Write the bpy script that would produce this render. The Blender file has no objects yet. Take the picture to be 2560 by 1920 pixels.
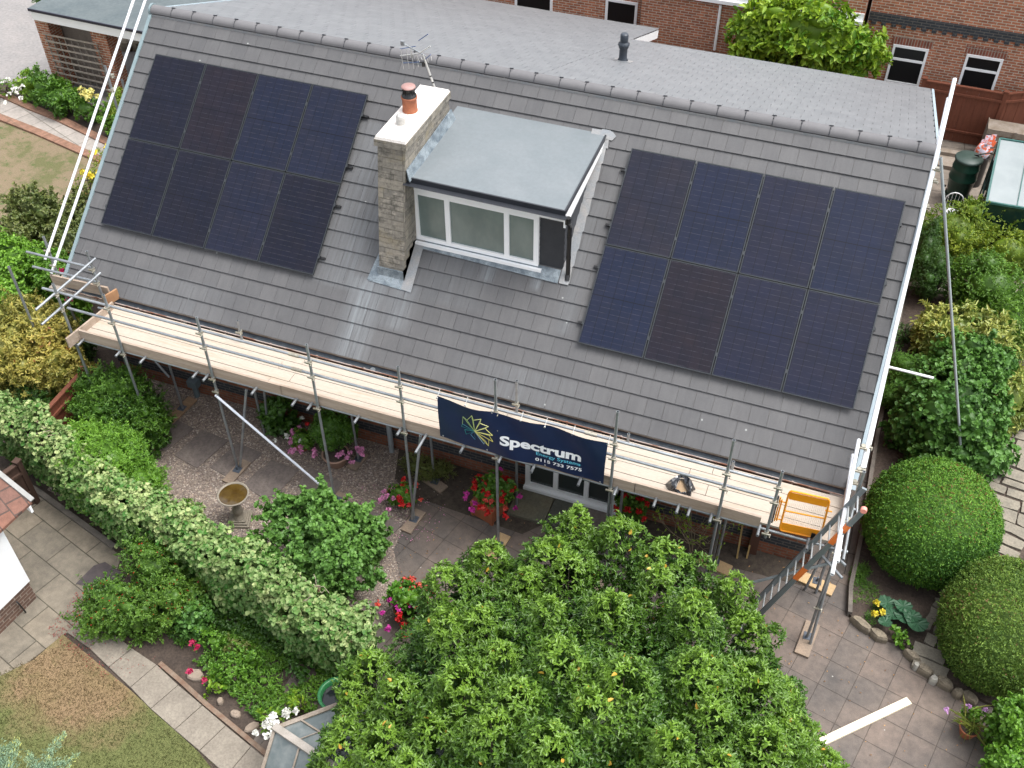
import bpy, math, random
import numpy as np
from mathutils import Vector, Matrix
random.seed(7); rng=np.random.default_rng(7)
R_=math.radians
scene=bpy.context.scene
COL=scene.collection
# ---------------------------------------------------------------- camera
FPX=2664.45; CAM=np.array([11.0388,-12.1057,15.5795]); HA,PI_,RO=R_(20.6296),R_(45.7905),R_(-0.2149)
TH=R_(38.51); PHI=R_(19.944); ZE=2.6; SL=5.72; U0=-2.74; U1=12.18
RM=np.array(Matrix.Rotation(HA,3,'Z')@Matrix.Rotation(PI_,3,'X')@Matrix.Rotation(RO,3,'Z'))
def ray(x,y): return RM@np.array([(x-1280)/FPX,-(y-960)/FPX,-1.0])
def _hit(x,y,ax,v):
    d=ray(x,y); t=(v-CAM[ax])/d[ax]; return Vector(CAM+t*d)
def atz(x,y,z): return _hit(x,y,2,z)
def aty(x,y,Y): return _hit(x,y,1,Y)
def atx(x,y,X): return _hit(x,y,0,X)
def K(n,x,y):
    k=700/2212; return ([0,640,1240,1860][(n-1)%4]+x*k,[0,480,940,1395][(n-1)//4]+y*k)
def D(x,y): return (x*1.15732,y*1.15732)
cd=bpy.data.cameras.new('camera'); cam=bpy.data.objects.new('camera',cd); COL.objects.link(cam)
m4=Matrix([[*RM[0],CAM[0]],[*RM[1],CAM[1]],[*RM[2],CAM[2]],[0,0,0,1]]); cam.matrix_world=m4
cd.sensor_width=36; cd.lens=36*FPX/2560; cd.clip_start=.1; cd.clip_end=1000
scene.camera=cam
# ---------------------------------------------------------------- materials
MATS={}
def nt(name):
    m=bpy.data.materials.new(name); m.use_nodes=True; n=m.node_tree; n.nodes.clear()
    out=n.nodes.new('ShaderNodeOutputMaterial'); b=n.nodes.new('ShaderNodeBsdfPrincipled'); n.links.new(b.outputs[0],out.inputs[0])
    return m,n,b,out
def c4(c):
    k=.86 if max(c)<.7 else 1
    return (c[0]*k,c[1]*k,c[2]*k,1)
def mixc(n,fac,a,b,mode='MIX'):
    x=n.nodes.new('ShaderNodeMix'); x.data_type='RGBA'; x.blend_type=mode
    for s,v in ((x.inputs[0],fac),(x.inputs[6],a),(x.inputs[7],b)):
        if isinstance(v,bpy.types.NodeSocket): n.links.new(v,s)
        elif isinstance(v,(int,float)): s.default_value=v
        else: s.default_value=c4(v)
    return x.outputs[2]
def math_(n,op,a,b=None,c=None,clamp=False):
    x=n.nodes.new('ShaderNodeMath'); x.operation=op; x.use_clamp=clamp
    for i,v in enumerate((a,b,c)):
        if v is None: continue
        if isinstance(v,bpy.types.NodeSocket): n.links.new(v,x.inputs[i])
        else: x.inputs[i].default_value=v
    return x.outputs[0]
def noise(n,vec,scale,detail=4,rough=.55):
    x=n.nodes.new('ShaderNodeTexNoise'); x.inputs['Scale'].default_value=scale; x.inputs['Detail'].default_value=detail; x.inputs['Roughness'].default_value=rough
    if vec is not None: n.links.new(vec,x.inputs['Vector'])
    return x.outputs[0]
def ramp(n,fac,a,b):
    return math_(n,'DIVIDE',math_(n,'SUBTRACT',fac,a),(b-a),clamp=True)
def coord(n,kind='Object',sc=(1,1,1),rot=(0,0,0)):
    t=n.nodes.new('ShaderNodeTexCoord'); mp=n.nodes.new('ShaderNodeMapping'); mp.inputs['Scale'].default_value=sc; mp.inputs['Rotation'].default_value=rot
    n.links.new(t.outputs[kind],mp.inputs[0]); return mp.outputs[0]
def bump(n,b,h,dist=.01,strength=1.0):
    x=n.nodes.new('ShaderNodeBump'); x.inputs['Distance'].default_value=dist; x.inputs['Strength'].default_value=strength
    n.links.new(h,x.inputs['Height']); n.links.new(x.outputs[0],b.inputs['Normal'])
def mat(name,c1,c2=None,scale=6,rough=.6,metal=0,bmp=0,sc=(1,1,1),spec=.5,fine=0,kind='Object',edge=(.35,.65)):
    if name in MATS: return MATS[name]
    m,n,b,o=nt(name); b.inputs['Roughness'].default_value=rough; b.inputs['Metallic'].default_value=metal; b.inputs['Specular IOR Level'].default_value=spec
    b.inputs['Base Color'].default_value=c4(c1)
    if c2 is not None:
        v=coord(n,kind,sc); f=ramp(n,noise(n,v,scale,6,.6),*edge); c=mixc(n,f,c1,c2)
        if fine:
            g=noise(n,v,scale*9,3,.7); c=mixc(n,fine,c,mixc(n,ramp(n,g,.3,.7),(.35,.35,.35),(1.3,1.3,1.3)),'MULTIPLY')
        n.links.new(c,b.inputs['Base Color'])
        if bmp: bump(n,b,noise(n,v,scale*5,4),bmp)
    MATS[name]=m; return m
def attr_tone(n):
    a=n.nodes.new('ShaderNodeAttribute'); a.attribute_name='tone'; return a.outputs['Fac']
def leafmat(name,c1,c2,c3=None,rough=.45,trans=.3):
    """leaf: own colour varies leaf by leaf (tone attribute)"""
    if name in MATS: return MATS[name]
    m,n,b,o=nt(name); t=attr_tone(n)
    cr=n.nodes.new('ShaderNodeValToRGB'); n.links.new(t,cr.inputs[0]); e=cr.color_ramp.elements
    e[0].color=c4(c1); e[0].position=0; e[1].color=c4(c2); e[1].position=.93 if c3 else 1
    if c3: x=e.new(.97); x.color=c4(c3)
    n.links.new(cr.outputs[0],b.inputs['Base Color']); b.inputs['Roughness'].default_value=rough; b.inputs['Specular IOR Level'].default_value=.45
    tr=n.nodes.new('ShaderNodeBsdfTranslucent'); n.links.new(cr.outputs[0],tr.inputs[0])
    mx=n.nodes.new('ShaderNodeMixShader'); mx.inputs[0].default_value=trans; n.links.new(b.outputs[0],mx.inputs[1]); n.links.new(tr.outputs[0],mx.inputs[2]); n.links.new(mx.outputs[0],o.inputs[0])
    MATS[name]=m; return m
def brickmat(name,c1,c2,mortar,w=.225,h=.075,ms=.011,kind='UV',rot=0,off=.5,bias=0,extra=None,rough=.85,var=.6,sq=1):
    if name in MATS: return MATS[name]
    m,n,b,o=nt(name); v=coord(n,kind,(1,1,1),(0,0,rot))
    x=n.nodes.new('ShaderNodeTexBrick'); n.links.new(v,x.inputs[0]); x.offset=off; x.squash=sq
    x.inputs['Scale'].default_value=1; x.inputs['Brick Width'].default_value=w; x.inputs['Row Height'].default_value=h; x.inputs['Mortar Size'].default_value=ms; x.inputs['Mortar Smooth'].default_value=.3
    x.inputs['Bias'].default_value=bias
    x.inputs['Color1'].default_value=c4(c1); x.inputs['Color2'].default_value=c4(c2); x.inputs['Mortar'].default_value=c4(mortar)
    g=noise(n,v,7,5,.65); c=mixc(n,var,x.outputs[0],mixc(n,ramp(n,g,.3,.7),(.55,.55,.55),(1.25,1.22,1.2)),'MULTIPLY')
    g2=noise(n,v,70,3,.7); c=mixc(n,.35,c,mixc(n,ramp(n,g2,.3,.7),(.5,.5,.5),(1.4,1.4,1.4)),'MULTIPLY')
    if extra: c=extra(n,v,c)
    n.links.new(c,b.inputs['Base Color']); b.inputs['Roughness'].default_value=rough
    hh=math_(n,'SUBTRACT',math_(n,'MULTIPLY',g2,.3),x.outputs[1]); bump(n,b,hh,.006)
    MATS[name]=m; return m
# ---------------------------------------------------------------- mesh builder
ORG={}
class MB:
    def __init__(s): s.v=[]; s.f=[]; s.t=[]; s.sm=[]
    def face(s,idx,tone=.5,smooth=False): s.f.append(tuple(idx)); s.t.append(tone); s.sm.append(smooth)
    def hexa(s,P,tone=.5):
        """P: 8 corners, bottom 4 ccw then top 4"""
        b=len(s.v); s.v+= [tuple(p) for p in P]
        for q in ((3,2,1,0),(4,5,6,7),(0,1,5,4),(1,2,6,5),(2,3,7,6),(3,0,4,7)): s.face([b+i for i in q],tone)
        return s
    def box(s,x0,x1,y0,y1,z0,z1,tone=.5):
        return s.hexa([(x0,y0,z0),(x1,y0,z0),(x1,y1,z0),(x0,y1,z0),(x0,y0,z1),(x1,y0,z1),(x1,y1,z1),(x0,y1,z1)],tone)
    def beam(s,a,b,w,h,up=(0,0,1),tone=.5):
        """rectangular bar from a to b, width w across, height h along up"""
        a=Vector(a);b=Vector(b);d=(b-a).normalized();u=Vector(up);r=d.cross(u).normalized();u=r.cross(d).normalized();r*=w/2;u*=h/2
        return s.hexa([a-r-u,a+r-u,b+r-u,b-r-u,a-r+u,a+r+u,b+r+u,b-r+u],tone)
    def tube(s,a,b,r,n=8,r2=None,cap=True,tone=.5,hollow=False):
        a=Vector(a);b=Vector(b);d=(b-a).normalized();x=d.orthogonal().normalized();y=d.cross(x);r2=r if r2 is None else r2
        o=len(s.v)
        for p,q in ((a,r),(b,r2)):
            for i in range(n):
                t=2*math.pi*i/n; s.v.append(tuple(p+x*(q*math.cos(t))+y*(q*math.sin(t))))
        for i in range(n): j=(i+1)%n; s.face((o+i,o+j,o+n+j,o+n+i),tone,True)
        if hollow:
            o2=len(s.v); s.v+=s.v[o:o+2*n]
            for e,(p,dd,rr) in enumerate(((a,d,r),(b,-d,r2))):
                k=len(s.v)
                for i in range(n):
                    t=2*math.pi*i/n; s.v.append(tuple(p+(x*math.cos(t)+y*math.sin(t))*rr*.8))
                for i in range(n):
                    t=2*math.pi*i/n; s.v.append(tuple(p+dd*.06+(x*math.cos(t)+y*math.sin(t))*rr*.8))
                for i in range(n):
                    j=(i+1)%n; s.face((o2+e*n+i,o2+e*n+j,k+j,k+i),tone); s.face((k+i,k+j,k+n+j,k+n+i),tone)
                s.face([k+n+i for i in range(n)],tone)
        elif cap:
            k=len(s.v); s.v+=s.v[o:o+2*n]; s.face([k+i for i in range(n)][::-1],tone); s.face([k+n+i for i in range(n)],tone)
        return s
    def path(s,pts,r,n=6,tone=.5):
        for a,b in zip(pts[:-1],pts[1:]): s.tube(a,b,r,n,tone=tone)
        return s
    def lathe(s,prof,c,n=20,tone=.5,sx=1,sy=1,closed=True,smooth=True):
        o=len(s.v); c=Vector(c)
        for r,z in prof:
            for i in range(n):
                t=2*math.pi*i/n; s.v.append((c.x+r*sx*math.cos(t),c.y+r*sy*math.sin(t),c.z+z))
        for k in range(len(prof)-1):
            for i in range(n):
                j=(i+1)%n; s.face((o+k*n+i,o+k*n+j,o+(k+1)*n+j,o+(k+1)*n+i),tone,smooth)
        if closed:
            k=len(s.v); s.v+=s.v[o:o+n]+s.v[o+(len(prof)-1)*n:o+len(prof)*n]; s.face([k+i for i in range(n)][::-1],tone); s.face([k+n+i for i in range(n)],tone)
        return s
    def prism(s,pts,z0,z1,tone=.5):
        """vertical prism over ccw plan polygon"""
        n=len(pts); o=len(s.v); s.v+=[(p[0],p[1],z0) for p in pts]+[(p[0],p[1],z1) for p in pts]
        s.face([o+i for i in range(n)][::-1],tone); s.face([o+n+i for i in range(n)],tone)
        for i in range(n): j=(i+1)%n; s.face((o+i,o+j,o+n+j,o+n+i),tone)
        return s
    def ell(s,c,r,n=14,m=9,tone=.5,jit=0):
        o=len(s.v); c=Vector(c)
        for k in range(m+1):
            p=math.pi*k/m
            for i in range(n):
                t=2*math.pi*i/n; q=1+random.uniform(-jit,jit)
                s.v.append((c.x+r[0]*q*math.sin(p)*math.cos(t),c.y+r[1]*q*math.sin(p)*math.sin(t),c.z+r[2]*q*math.cos(p)))
        for k in range(m):
            for i in range(n): j=(i+1)%n; s.face((o+k*n+i,o+(k+1)*n+i,o+(k+1)*n+j,o+k*n+j),tone,True)
        return s
    def quad(s,P,tone=.5):
        o=len(s.v); s.v+=[tuple(p) for p in P]; s.face(range(o,o+len(P)),tone); return s
    def build(s,name,m,parent=None,org=None):
        org=Vector(org) if org is not None else (ORG[parent.name] if parent is not None else Vector((0,0,0)))
        me=bpy.data.meshes.new(name); me.from_pydata([(v[0]-org.x,v[1]-org.y,v[2]-org.z) for v in s.v],[],s.f)
        finish(me,s.t,s.sm); me.materials.append(m)
        return link(name,me,parent,org)
def finish(me,tones,smooth):
    me.polygons.foreach_set('use_smooth',list(smooth))
    a=me.attributes.new('tone','FLOAT','FACE'); a.data.foreach_set('value',list(tones))
    nl=len(me.loops); co=np.empty(len(me.vertices)*3); me.vertices.foreach_get('co',co); co=co.reshape(-1,3)
    vi=np.empty(nl,dtype=np.int64); me.loops.foreach_get('vertex_index',vi)
    nn=np.empty(len(me.polygons)*3); me.polygons.foreach_get('normal',nn); nn=np.abs(nn.reshape(-1,3))
    lt=np.empty(len(me.polygons),dtype=np.int64); me.polygons.foreach_get('loop_total',lt)
    ax=np.repeat(np.argmax(nn,axis=1),lt); p=co[vi]
    uv=np.where((ax==0)[:,None],p[:,[1,2]],np.where((ax==1)[:,None],p[:,[0,2]],p[:,[0,1]]))
    l=me.uv_layers.new(name='UVMap'); l.data.foreach_set('uv',uv.ravel())
    me.update()
def link(name,me,parent,org):
    o=bpy.data.objects.new(name,me); COL.objects.link(o)
    if parent is not None: o.parent=parent
    else: o.location=org
    ORG[o.name]=Vector(org); return o
def tag(o,label=None,cat=None,group=None,kind=None):
    if label: o['label']=label
    if cat: o['category']=cat
    if group: o['group']=group
    if kind: o['kind']=kind
    return o
def thing(name,label,cat,loc,group=None):
    o=bpy.data.objects.new(name,None); COL.objects.link(o); o.location=loc; o.empty_display_size=.2; ORG[o.name]=Vector(loc)
    return tag(o,label,cat,group)
def struct(name,mb,m,label=None):
    o=mb.build(name,m); o['kind']='structure'; return o
def kids(o): return [c for c in bpy.data.objects if c.parent==o]
def copy_tree(o,parent=None):
    c=o.copy(); COL.objects.link(c); c.parent=parent; ORG[c.name]=ORG.get(o.name,Vector((0,0,0)))
    for k in kids(o): copy_tree(k,c)
    return c
# ---------------------------------------------------------------- foliage
def nrm(a): return a/(np.linalg.norm(a,axis=-1,keepdims=True)+1e-9)
def leafmesh(name,P,Dr,T,L,W,tone,m,parent,org,fold=.25,droop=.15,round_=False):
    """P base points, Dr leaf directions, T across vectors, L, W arrays"""
    n=len(P); Dr=nrm(Dr); T=nrm(T-Dr*np.sum(T*Dr,axis=1,keepdims=True)); N=np.cross(Dr,T)
    N=np.where(N[:,2:3]<0,-N,N)
    L=L[:,None]; W=W[:,None]; a,b=(.22,.72) if round_ else (.3,.68); wa,wb=(.46,.46) if round_ else (.5,.36)
    V=np.stack([P, P+Dr*L*a+T*W*wa+N*W*fold, P+Dr*L*b+T*W*wb+N*W*fold-N*L*droop*.4, P+Dr*L-N*L*droop, P+Dr*L*b-T*W*wb+N*W*fold-N*L*droop*.4, P+Dr*L*a-T*W*wa+N*W*fold],axis=1).reshape(-1,3)-np.array(org)
    base=(np.arange(n)*6)[:,None]; F=np.concatenate([base+np.array([0,1,2,3]),base+np.array([0,3,4,5])],axis=1).reshape(-1)
    me=bpy.data.meshes.new(name); me.vertices.add(len(V)); me.vertices.foreach_set('co',V.ravel())
    me.loops.add(len(F)); me.loops.foreach_set('vertex_index',F.astype(np.int32)); me.polygons.add(2*n); me.polygons.foreach_set('loop_start',(np.arange(2*n)*4).astype(np.int32))
    me.update(calc_edges=True)
    at=me.attributes.new('tone','FLOAT','FACE'); at.data.foreach_set('value',np.repeat(np.clip(tone,0,1),2).astype(np.float32))
    me.materials.append(m); return link(name,me,parent,Vector(org))
def shoots(lobes,dens,depth=.35,zmin=0.0,inside=.8):
    """points & outward normals on a union of ellipsoids"""
    Ps,Ns=[],[]
    C=np.array([l[0] for l in lobes]); Rr=np.array([l[1] for l in lobes])
    for c,r in zip(C,Rr):
        area=4*math.pi*((r[0]*r[1])**1.6/3+(r[0]*r[2])**1.6/3+(r[1]*r[2])**1.6/3)**(1/1.6)
        n=max(8,int(area*dens)) if area*dens>1 else 1; d=nrm(rng.normal(size=(n,3))); k=1-depth*rng.random(n)**1.8
        p=c+d*r*k[:,None]; nn=nrm(d/r)
        keep=p[:,2]>zmin
        q=(p[:,None,:]-C[None])/Rr[None]; ins=(np.sum(q*q,axis=2)<inside**2).sum(axis=1)
        own=np.sum(((p-c)/r)**2,axis=1)<inside**2
        keep&=(ins-own)<=0
        Ps.append(p[keep]); Ns.append(nn[keep])
    return np.concatenate(Ps),np.concatenate(Ns)
def rosettes(P,N,k,L,W,up=.5,spread=(35,95),stem=.0,tone=None,var=.25,jit=.25):
    n=len(P); A=nrm(N+np.array([0,0,up])+rng.normal(size=(n,3))*.25)
    P=np.repeat(P,k,axis=0); A=np.repeat(A,k,axis=0); m=len(P)
    rad=nrm(np.cross(A,nrm(rng.normal(size=(m,3))))); al=np.radians(rng.uniform(spread[0],spread[1],m))[:,None]
    Dr=A*np.cos(al)+rad*np.sin(al); T=np.cross(A,rad)+rng.normal(size=(m,3))*jit
    s=rng.random(m)[:,None]*stem; P=P+A*(s-stem*.5)+(rng.normal(size=(m,3))*L*.25)*(rng.random((m,1))<.35)
    rs=np.repeat(rng.uniform(.62,1.25,n),k); Ls=L*rs*rng.uniform(.65,1.2,m); Ws=W*rng.uniform(.75,1.2,m)
    t=(np.repeat(tone,k) if tone is not None else np.full(m,.45))+rng.normal(size=m)*var*.5
    return P,Dr,T,Ls,Ws,t
def blotch(P,sc=1.5,seed=0):
    r=np.random.default_rng(seed+3); o=0
    for i in range(5):
        d=r.normal(size=3)*sc*(1+.4*i); o=o+np.sin(P@d+r.uniform(0,6.28))
    return o/5
def sublobes(c,r,m,s=(.32,.5),low=-.2):
    L=[(np.array(c,float),np.array(r,float)*.86)]
    for i in range(m):
        d=nrm(rng.normal(size=(1,3)))[0]; d[2]=max(d[2],low) if d[2]<low else d[2]
        k=random.uniform(*s); L.append((np.array(c)+d*np.array(r)*(1-k*.75),np.array(r)*k))
    return L
def shrub(name,label,cat,base,lobes,m,L,W,dens,k=5,up=.5,spread=(30,95),depth=.35,round_=False,group=None,var=.3,core=None,stems=5,trunkname='stem',stemmat=None,zmin=.02,fold=.25,droop=.15,stem=.04,corename=None,tonefn=None,sb=.04,skirt=True,wild=.05,wlen=None):
    base=Vector(base)
    if skirt and trunkname=='stem':
        ex=[]
        for c,r in lobes:
            if max(r)>.22 and c[2]-r[2]>base.z+.12:
                hz=(c[2]-base.z)*.55; ex.append((np.array([c[0],c[1],base.z+hz*.9]),np.array([r[0]*.92,r[1]*.92,hz])))
        lobes=lobes+ex
    if True: pass
    _=0; t=thing(name,label,cat,base,group)
    P,N=shoots(lobes,dens,depth,zmin=base.z+zmin)
    if wild:
        wl=wlen or max(.10,min(.26,.22*float(max(lobes[0][1])))); q=rng.permutation(len(P))[:max(3,int(len(P)*wild))]; B0,N0=P[q],N[q]; dirs=nrm(N0+np.array([0,0,.45])+rng.normal(size=N0.shape)*.35); ll=wl*rng.uniform(.4,1.1,(len(q),1)); st=max(3,int(wl/.045))
        ad=[B0+dirs*ll*(j+1)/st+rng.normal(size=B0.shape)*.008 for j in range(st)]; P=np.concatenate([P]+ad); N=np.concatenate([N]+[dirs]*st)
    tone=.45+.3*blotch(P,1.6,len(P))
    if tonefn is not None: tone=tonefn(P,tone)
    a=rosettes(P,N,k,L,W,up,spread,stem,tone,var)
    leafmesh('crown' if trunkname=='trunk' else 'foliage',*a,m,t,base,fold,droop,round_)
    # inner twig mass and stems
    mb=MB()
    cc=np.mean([l[0] for l in lobes],axis=0)
    for i in range(stems):
        l=lobes[i%len(lobes)]; e=Vector(l[0])+Vector((random.uniform(-.3,.3)*l[1][0],random.uniform(-.3,.3)*l[1][1],.1*l[1][2])); b=base+Vector((random.uniform(-.06,.06),random.uniform(-.06,.06),-.03))
        mid=(b+e)/2+Vector((random.uniform(-.1,.1),random.uniform(-.1,.1),.05)); mb.tube(b,mid,sb,6,sb*.7); mb.tube(mid,e,sb*.7,6,sb*.3)
        for q in range(4):
            f=e+Vector((random.uniform(-.6,.6)*l[1][0],random.uniform(-.6,.6)*l[1][1],random.uniform(-.2,.6)*l[1][2])); mb.tube(mid.lerp(e,random.uniform(.2,1)),f,sb*.35,5,sb*.12)
    mb.build(trunkname,stemmat or M_bark,t)
    if core:
        core=core*(.84 if core<.95 else 1)
        cb=MB()
        for l in lobes: 
            z=max(l[0][2]-l[1][2]*core,base.z+.02); cb.ell(l[0],(l[1][0]*core,l[1][1]*core,min(l[1][2]*core,l[0][2]-base.z)),12,8,.3,.06)
        cb.build('inner_foliage',m,t)
    return t
M_bark=mat('bark',(.10,.075,.05),(.05,.04,.03),20,.9,bmp=.01)
# ================================================================ HOUSE
st,ct=math.sin(TH),math.cos(TH); sp_,cp_=math.sin(PHI),math.cos(PHI)
YR=SL*ct; ZR=ZE+SL*st
def RP(u,s,h=0): return Vector((u,s*ct-h*st,ZE+s*st+h*ct))
def BP(u,s,h=0): return Vector((u,YR+s*cp_+h*sp_,ZR-s*sp_+h*cp_))
GA=.3145; TW_=.3025
def tile_extra_mat(name,c1,c2,stain=False,rough=.55):
    m,n,b,o=nt(name); v=coord(n,'Object'); t=attr_tone(n)
    c=mixc(n,t,c1,c2)
    g=noise(n,v,2.2,5,.6); c=mixc(n,.55,c,mixc(n,ramp(n,g,.3,.7),(.86,.86,.87),(1.12,1.12,1.11)),'MULTIPLY')
    vs=coord(n,'Object',(9,1.1,1.1)); g=noise(n,vs,2.0,5,.65); c=mixc(n,.35,c,mixc(n,ramp(n,g,.35,.7),(.8,.8,.82),(1.25,1.25,1.25)),'MULTIPLY')
    g=noise(n,v,60,3,.8); c=mixc(n,.3,c,mixc(n,ramp(n,g,.3,.7),(.6,.6,.6),(1.4,1.4,1.4)),'MULTIPLY')
    # lichen specks
    vo=n.nodes.new('ShaderNodeTexVoronoi'); n.links.new(v,vo.inputs[0]); vo.inputs['Scale'].default_value=2.6
    sp=math_(n,'LESS_THAN',vo.outputs['Distance'],.045); sel=math_(n,'GREATER_THAN',noise(n,v,1.3,2),.55)
    c=mixc(n,math_(n,'MULTIPLY',math_(n,'MULTIPLY',sp,sel),.6),c,(.5,.52,.5))
    if stain:
        sx=n.nodes.new('ShaderNodeSeparateXYZ'); tc=n.nodes.new('ShaderNodeTexCoord'); n.links.new(tc.outputs['Object'],sx.inputs[0]); X,Y=sx.outputs[0],sx.outputs[1]
        def band(x0,x1,w,y0,y1,s):
            a=math_(n,'SUBTRACT',1,ramp(n,math_(n,'ABSOLUTE',math_(n,'SUBTRACT',X,(x0+x1)/2-HO[0])),(x1-x0)/2-w,(x1-x0)/2+w))
            e=ramp(n,Y,y0-HO[1]-.02,y0-HO[1]+.06) ; f=math_(n,'SUBTRACT',1,ramp(n,Y,y1-HO[1]-.05,y1-HO[1]+.02))
            st_=noise(n,coord(n,'Object',(14,.5,.5)),1.5,4,.7); st_=ramp(n,st_,.32,.68)
            return math_(n,'MULTIPLY',math_(n,'MULTIPLY',a,math_(n,'MULTIPLY',e,f)),math_(n,'MULTIPLY',st_,s))
        for q in ((3.08,3.60,.16,-.1,1.15,.62),(3.75,4.25,.16,.5,1.2,.35),(4.2,5.4,.3,1.0,1.75,.15),(5.35,5.55,.05,1.45,1.8,.6),(6.25,6.4,.04,1.5,1.8,.6),(2.3,3.4,.4,.9,3.4,.28),(5.6,7.6,.5,-.1,.45,.2),(-1.4,.6,.5,-.1,.5,.15),(6.9,7.1,.12,1.0,3.0,.25)):
            c=mixc(n,band(*q),c,(.27,.30,.32))
    n.links.new(c,b.inputs['Base Color']); b.inputs['Roughness'].default_value=rough
    bump(n,b,noise(n,v,90,3),.002,.5); MATS[name]=m; return m
HO=(4.7,4.5,0)
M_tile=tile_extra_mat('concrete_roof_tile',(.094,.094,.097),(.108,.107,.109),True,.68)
M_tileb=tile_extra_mat('concrete_roof_tile_back_sheen',(.175,.184,.193),(.195,.203,.212),False,.5)  # same tiles as the front; grazing sky reflection is put into this lighter colour
M_ridge=mat('ridge_tile_concrete',(.150,.147,.153),(.168,.165,.170),5,.75,fine=.12)
M_brick=brickmat('red_brick',(.33,.115,.06),(.22,.075,.042),(.22,.17,.13))
M_brickN=brickmat('orange_red_brick',(.56,.205,.105),(.36,.125,.068),(.62,.55,.45))
M_bbrick=brickmat('blue_brick',(.035,.04,.05),(.05,.055,.065),(.14,.13,.12))
M_white=mat('white_upvc',(.88,.89,.90),(.84,.85,.86),4,.3)
M_glass=mat('window_glass',(.035,.045,.045),None,rough=.05,spec=.8)
M_curtain=mat('net_blind',(.17,.20,.18),(.23,.25,.22),3,.25,sc=(1,1,.3),spec=.7)
M_blind=mat('cool_grey_blind',(.20,.25,.235),(.13,.175,.165),1.6,.22,sc=(1,1,.6),spec=.7)
M_dark=mat('dark_room',(.012,.012,.013),None,rough=.3)
M_grp=mat('grp_flat_roof',(.158,.184,.197),(.192,.215,.228),1.6,.5,fine=.12,edge=(.3,.7))
M_anth=mat('anthracite_trim',(.022,.025,.032),(.03,.033,.04),4,.4)
M_clad=mat('grey_cladding_board',(.03,.033,.04),(.04,.043,.05),5,.55)
M_black=mat('black_plastic',(.012,.012,.013),None,rough=.3)
M_lead=mat('lead_flashing',(.13,.165,.195),(.30,.35,.38),5,.45,fine=.5,edge=(.4,.62))
M_leadp=mat('pale_lead_flashing',(.34,.33,.32),(.26,.28,.30),5,.5,fine=.3)
M_galv=mat('galvanised_steel',(.42,.45,.47),(.29,.31,.33),5,.38,.55,fine=.2)
M_white_tube=mat('bright_aluminium_tube',(.86,.87,.89),(.78,.80,.84),3,.3,.25)
M_coupler=mat('zinc_coupler',(.52,.50,.42),(.36,.33,.26),25,.4,.6)
M_verge=mat('verge_trim_blue_grey',(.20,.27,.29),(.25,.32,.34),3,.5)
M_board=mat('new_scaffold_board',(.50,.43,.355),(.43,.335,.245),3.0,.75,sc=(.35,4,1),fine=.25,edge=(.52,.75))
M_toe=mat('toe_board_wood',(.50,.40,.32),(.38,.29,.22),3.0,.8,sc=(.35,4,4),fine=.3)
M_sole=mat('sole_board_wood',(.42,.27,.16),(.30,.20,.12),4,.8,sc=(.5,3,1),fine=.3)
M_pale=mat('pale_planed_timber',(.80,.72,.55),(.74,.65,.48),3,.6,sc=(1,1,1))
M_oldw=mat('weathered_grey_wood',(.25,.20,.15),(.36,.31,.26),5,.85,sc=(1,1,1),fine=.4)
M_orange=mat('orange_powder_coat',(.88,.34,.015),(.80,.29,.012),4,.35)
def stone_extra(n,v,c):
    x=n.nodes.new('ShaderNodeTexBrick'); n.links.new(v,x.inputs[0]); x.offset=.41; x.squash=1.4
    for k_,q in (('Scale',1),('Brick Width',.37),('Row Height',.19),('Mortar Size',.009),('Mortar Smooth',.5)): x.inputs[k_].default_value=q
    x.inputs['Color1'].default_value=c4((.35,.32,.27)); x.inputs['Color2'].default_value=c4((.24,.225,.20)); x.inputs['Mortar'].default_value=c4((.17,.16,.135))
    c=mixc(n,ramp(n,noise(n,v,2.1,1),.48,.50),c,x.outputs[0])
    c=mixc(n,.7,c,mixc(n,ramp(n,noise(n,v,14,6,.75),.3,.7),(.55,.54,.52),(1.3,1.28,1.24)),'MULTIPLY')
    c=mixc(n,math_(n,'MULTIPLY',ramp(n,noise(n,v,2.6,6,.7),.52,.66),.55),c,(.30,.25,.15))
    return mixc(n,math_(n,'MULTIPLY',ramp(n,noise(n,v,4.5,6,.75),.55,.66),.7),c,(.10,.095,.08))
M_stone=brickmat('chimney_stone',(.39,.365,.32),(.245,.232,.205),(.20,.19,.165),.24,.095,.008,off=.37,extra=stone_extra,var=.9,sq=1.6)
M_flaunch=mat('cement_capping',(.72,.68,.64),(.56,.52,.48),5,.8,fine=.3,edge=(.5,.8))
M_terra=mat('terracotta',(.48,.16,.07),(.36,.12,.06),6,.7,fine=.3)
M_rust=mat('rusty_gutter_edge',(.38,.31,.28),(.20,.085,.05),3,.6,sc=(1,5,5),edge=(.5,.58))

house=thing('bungalow','brick bungalow with grey tiled roof, stone chimney and flat roofed dormer','house',(HO[0],HO[1],0))
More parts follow.
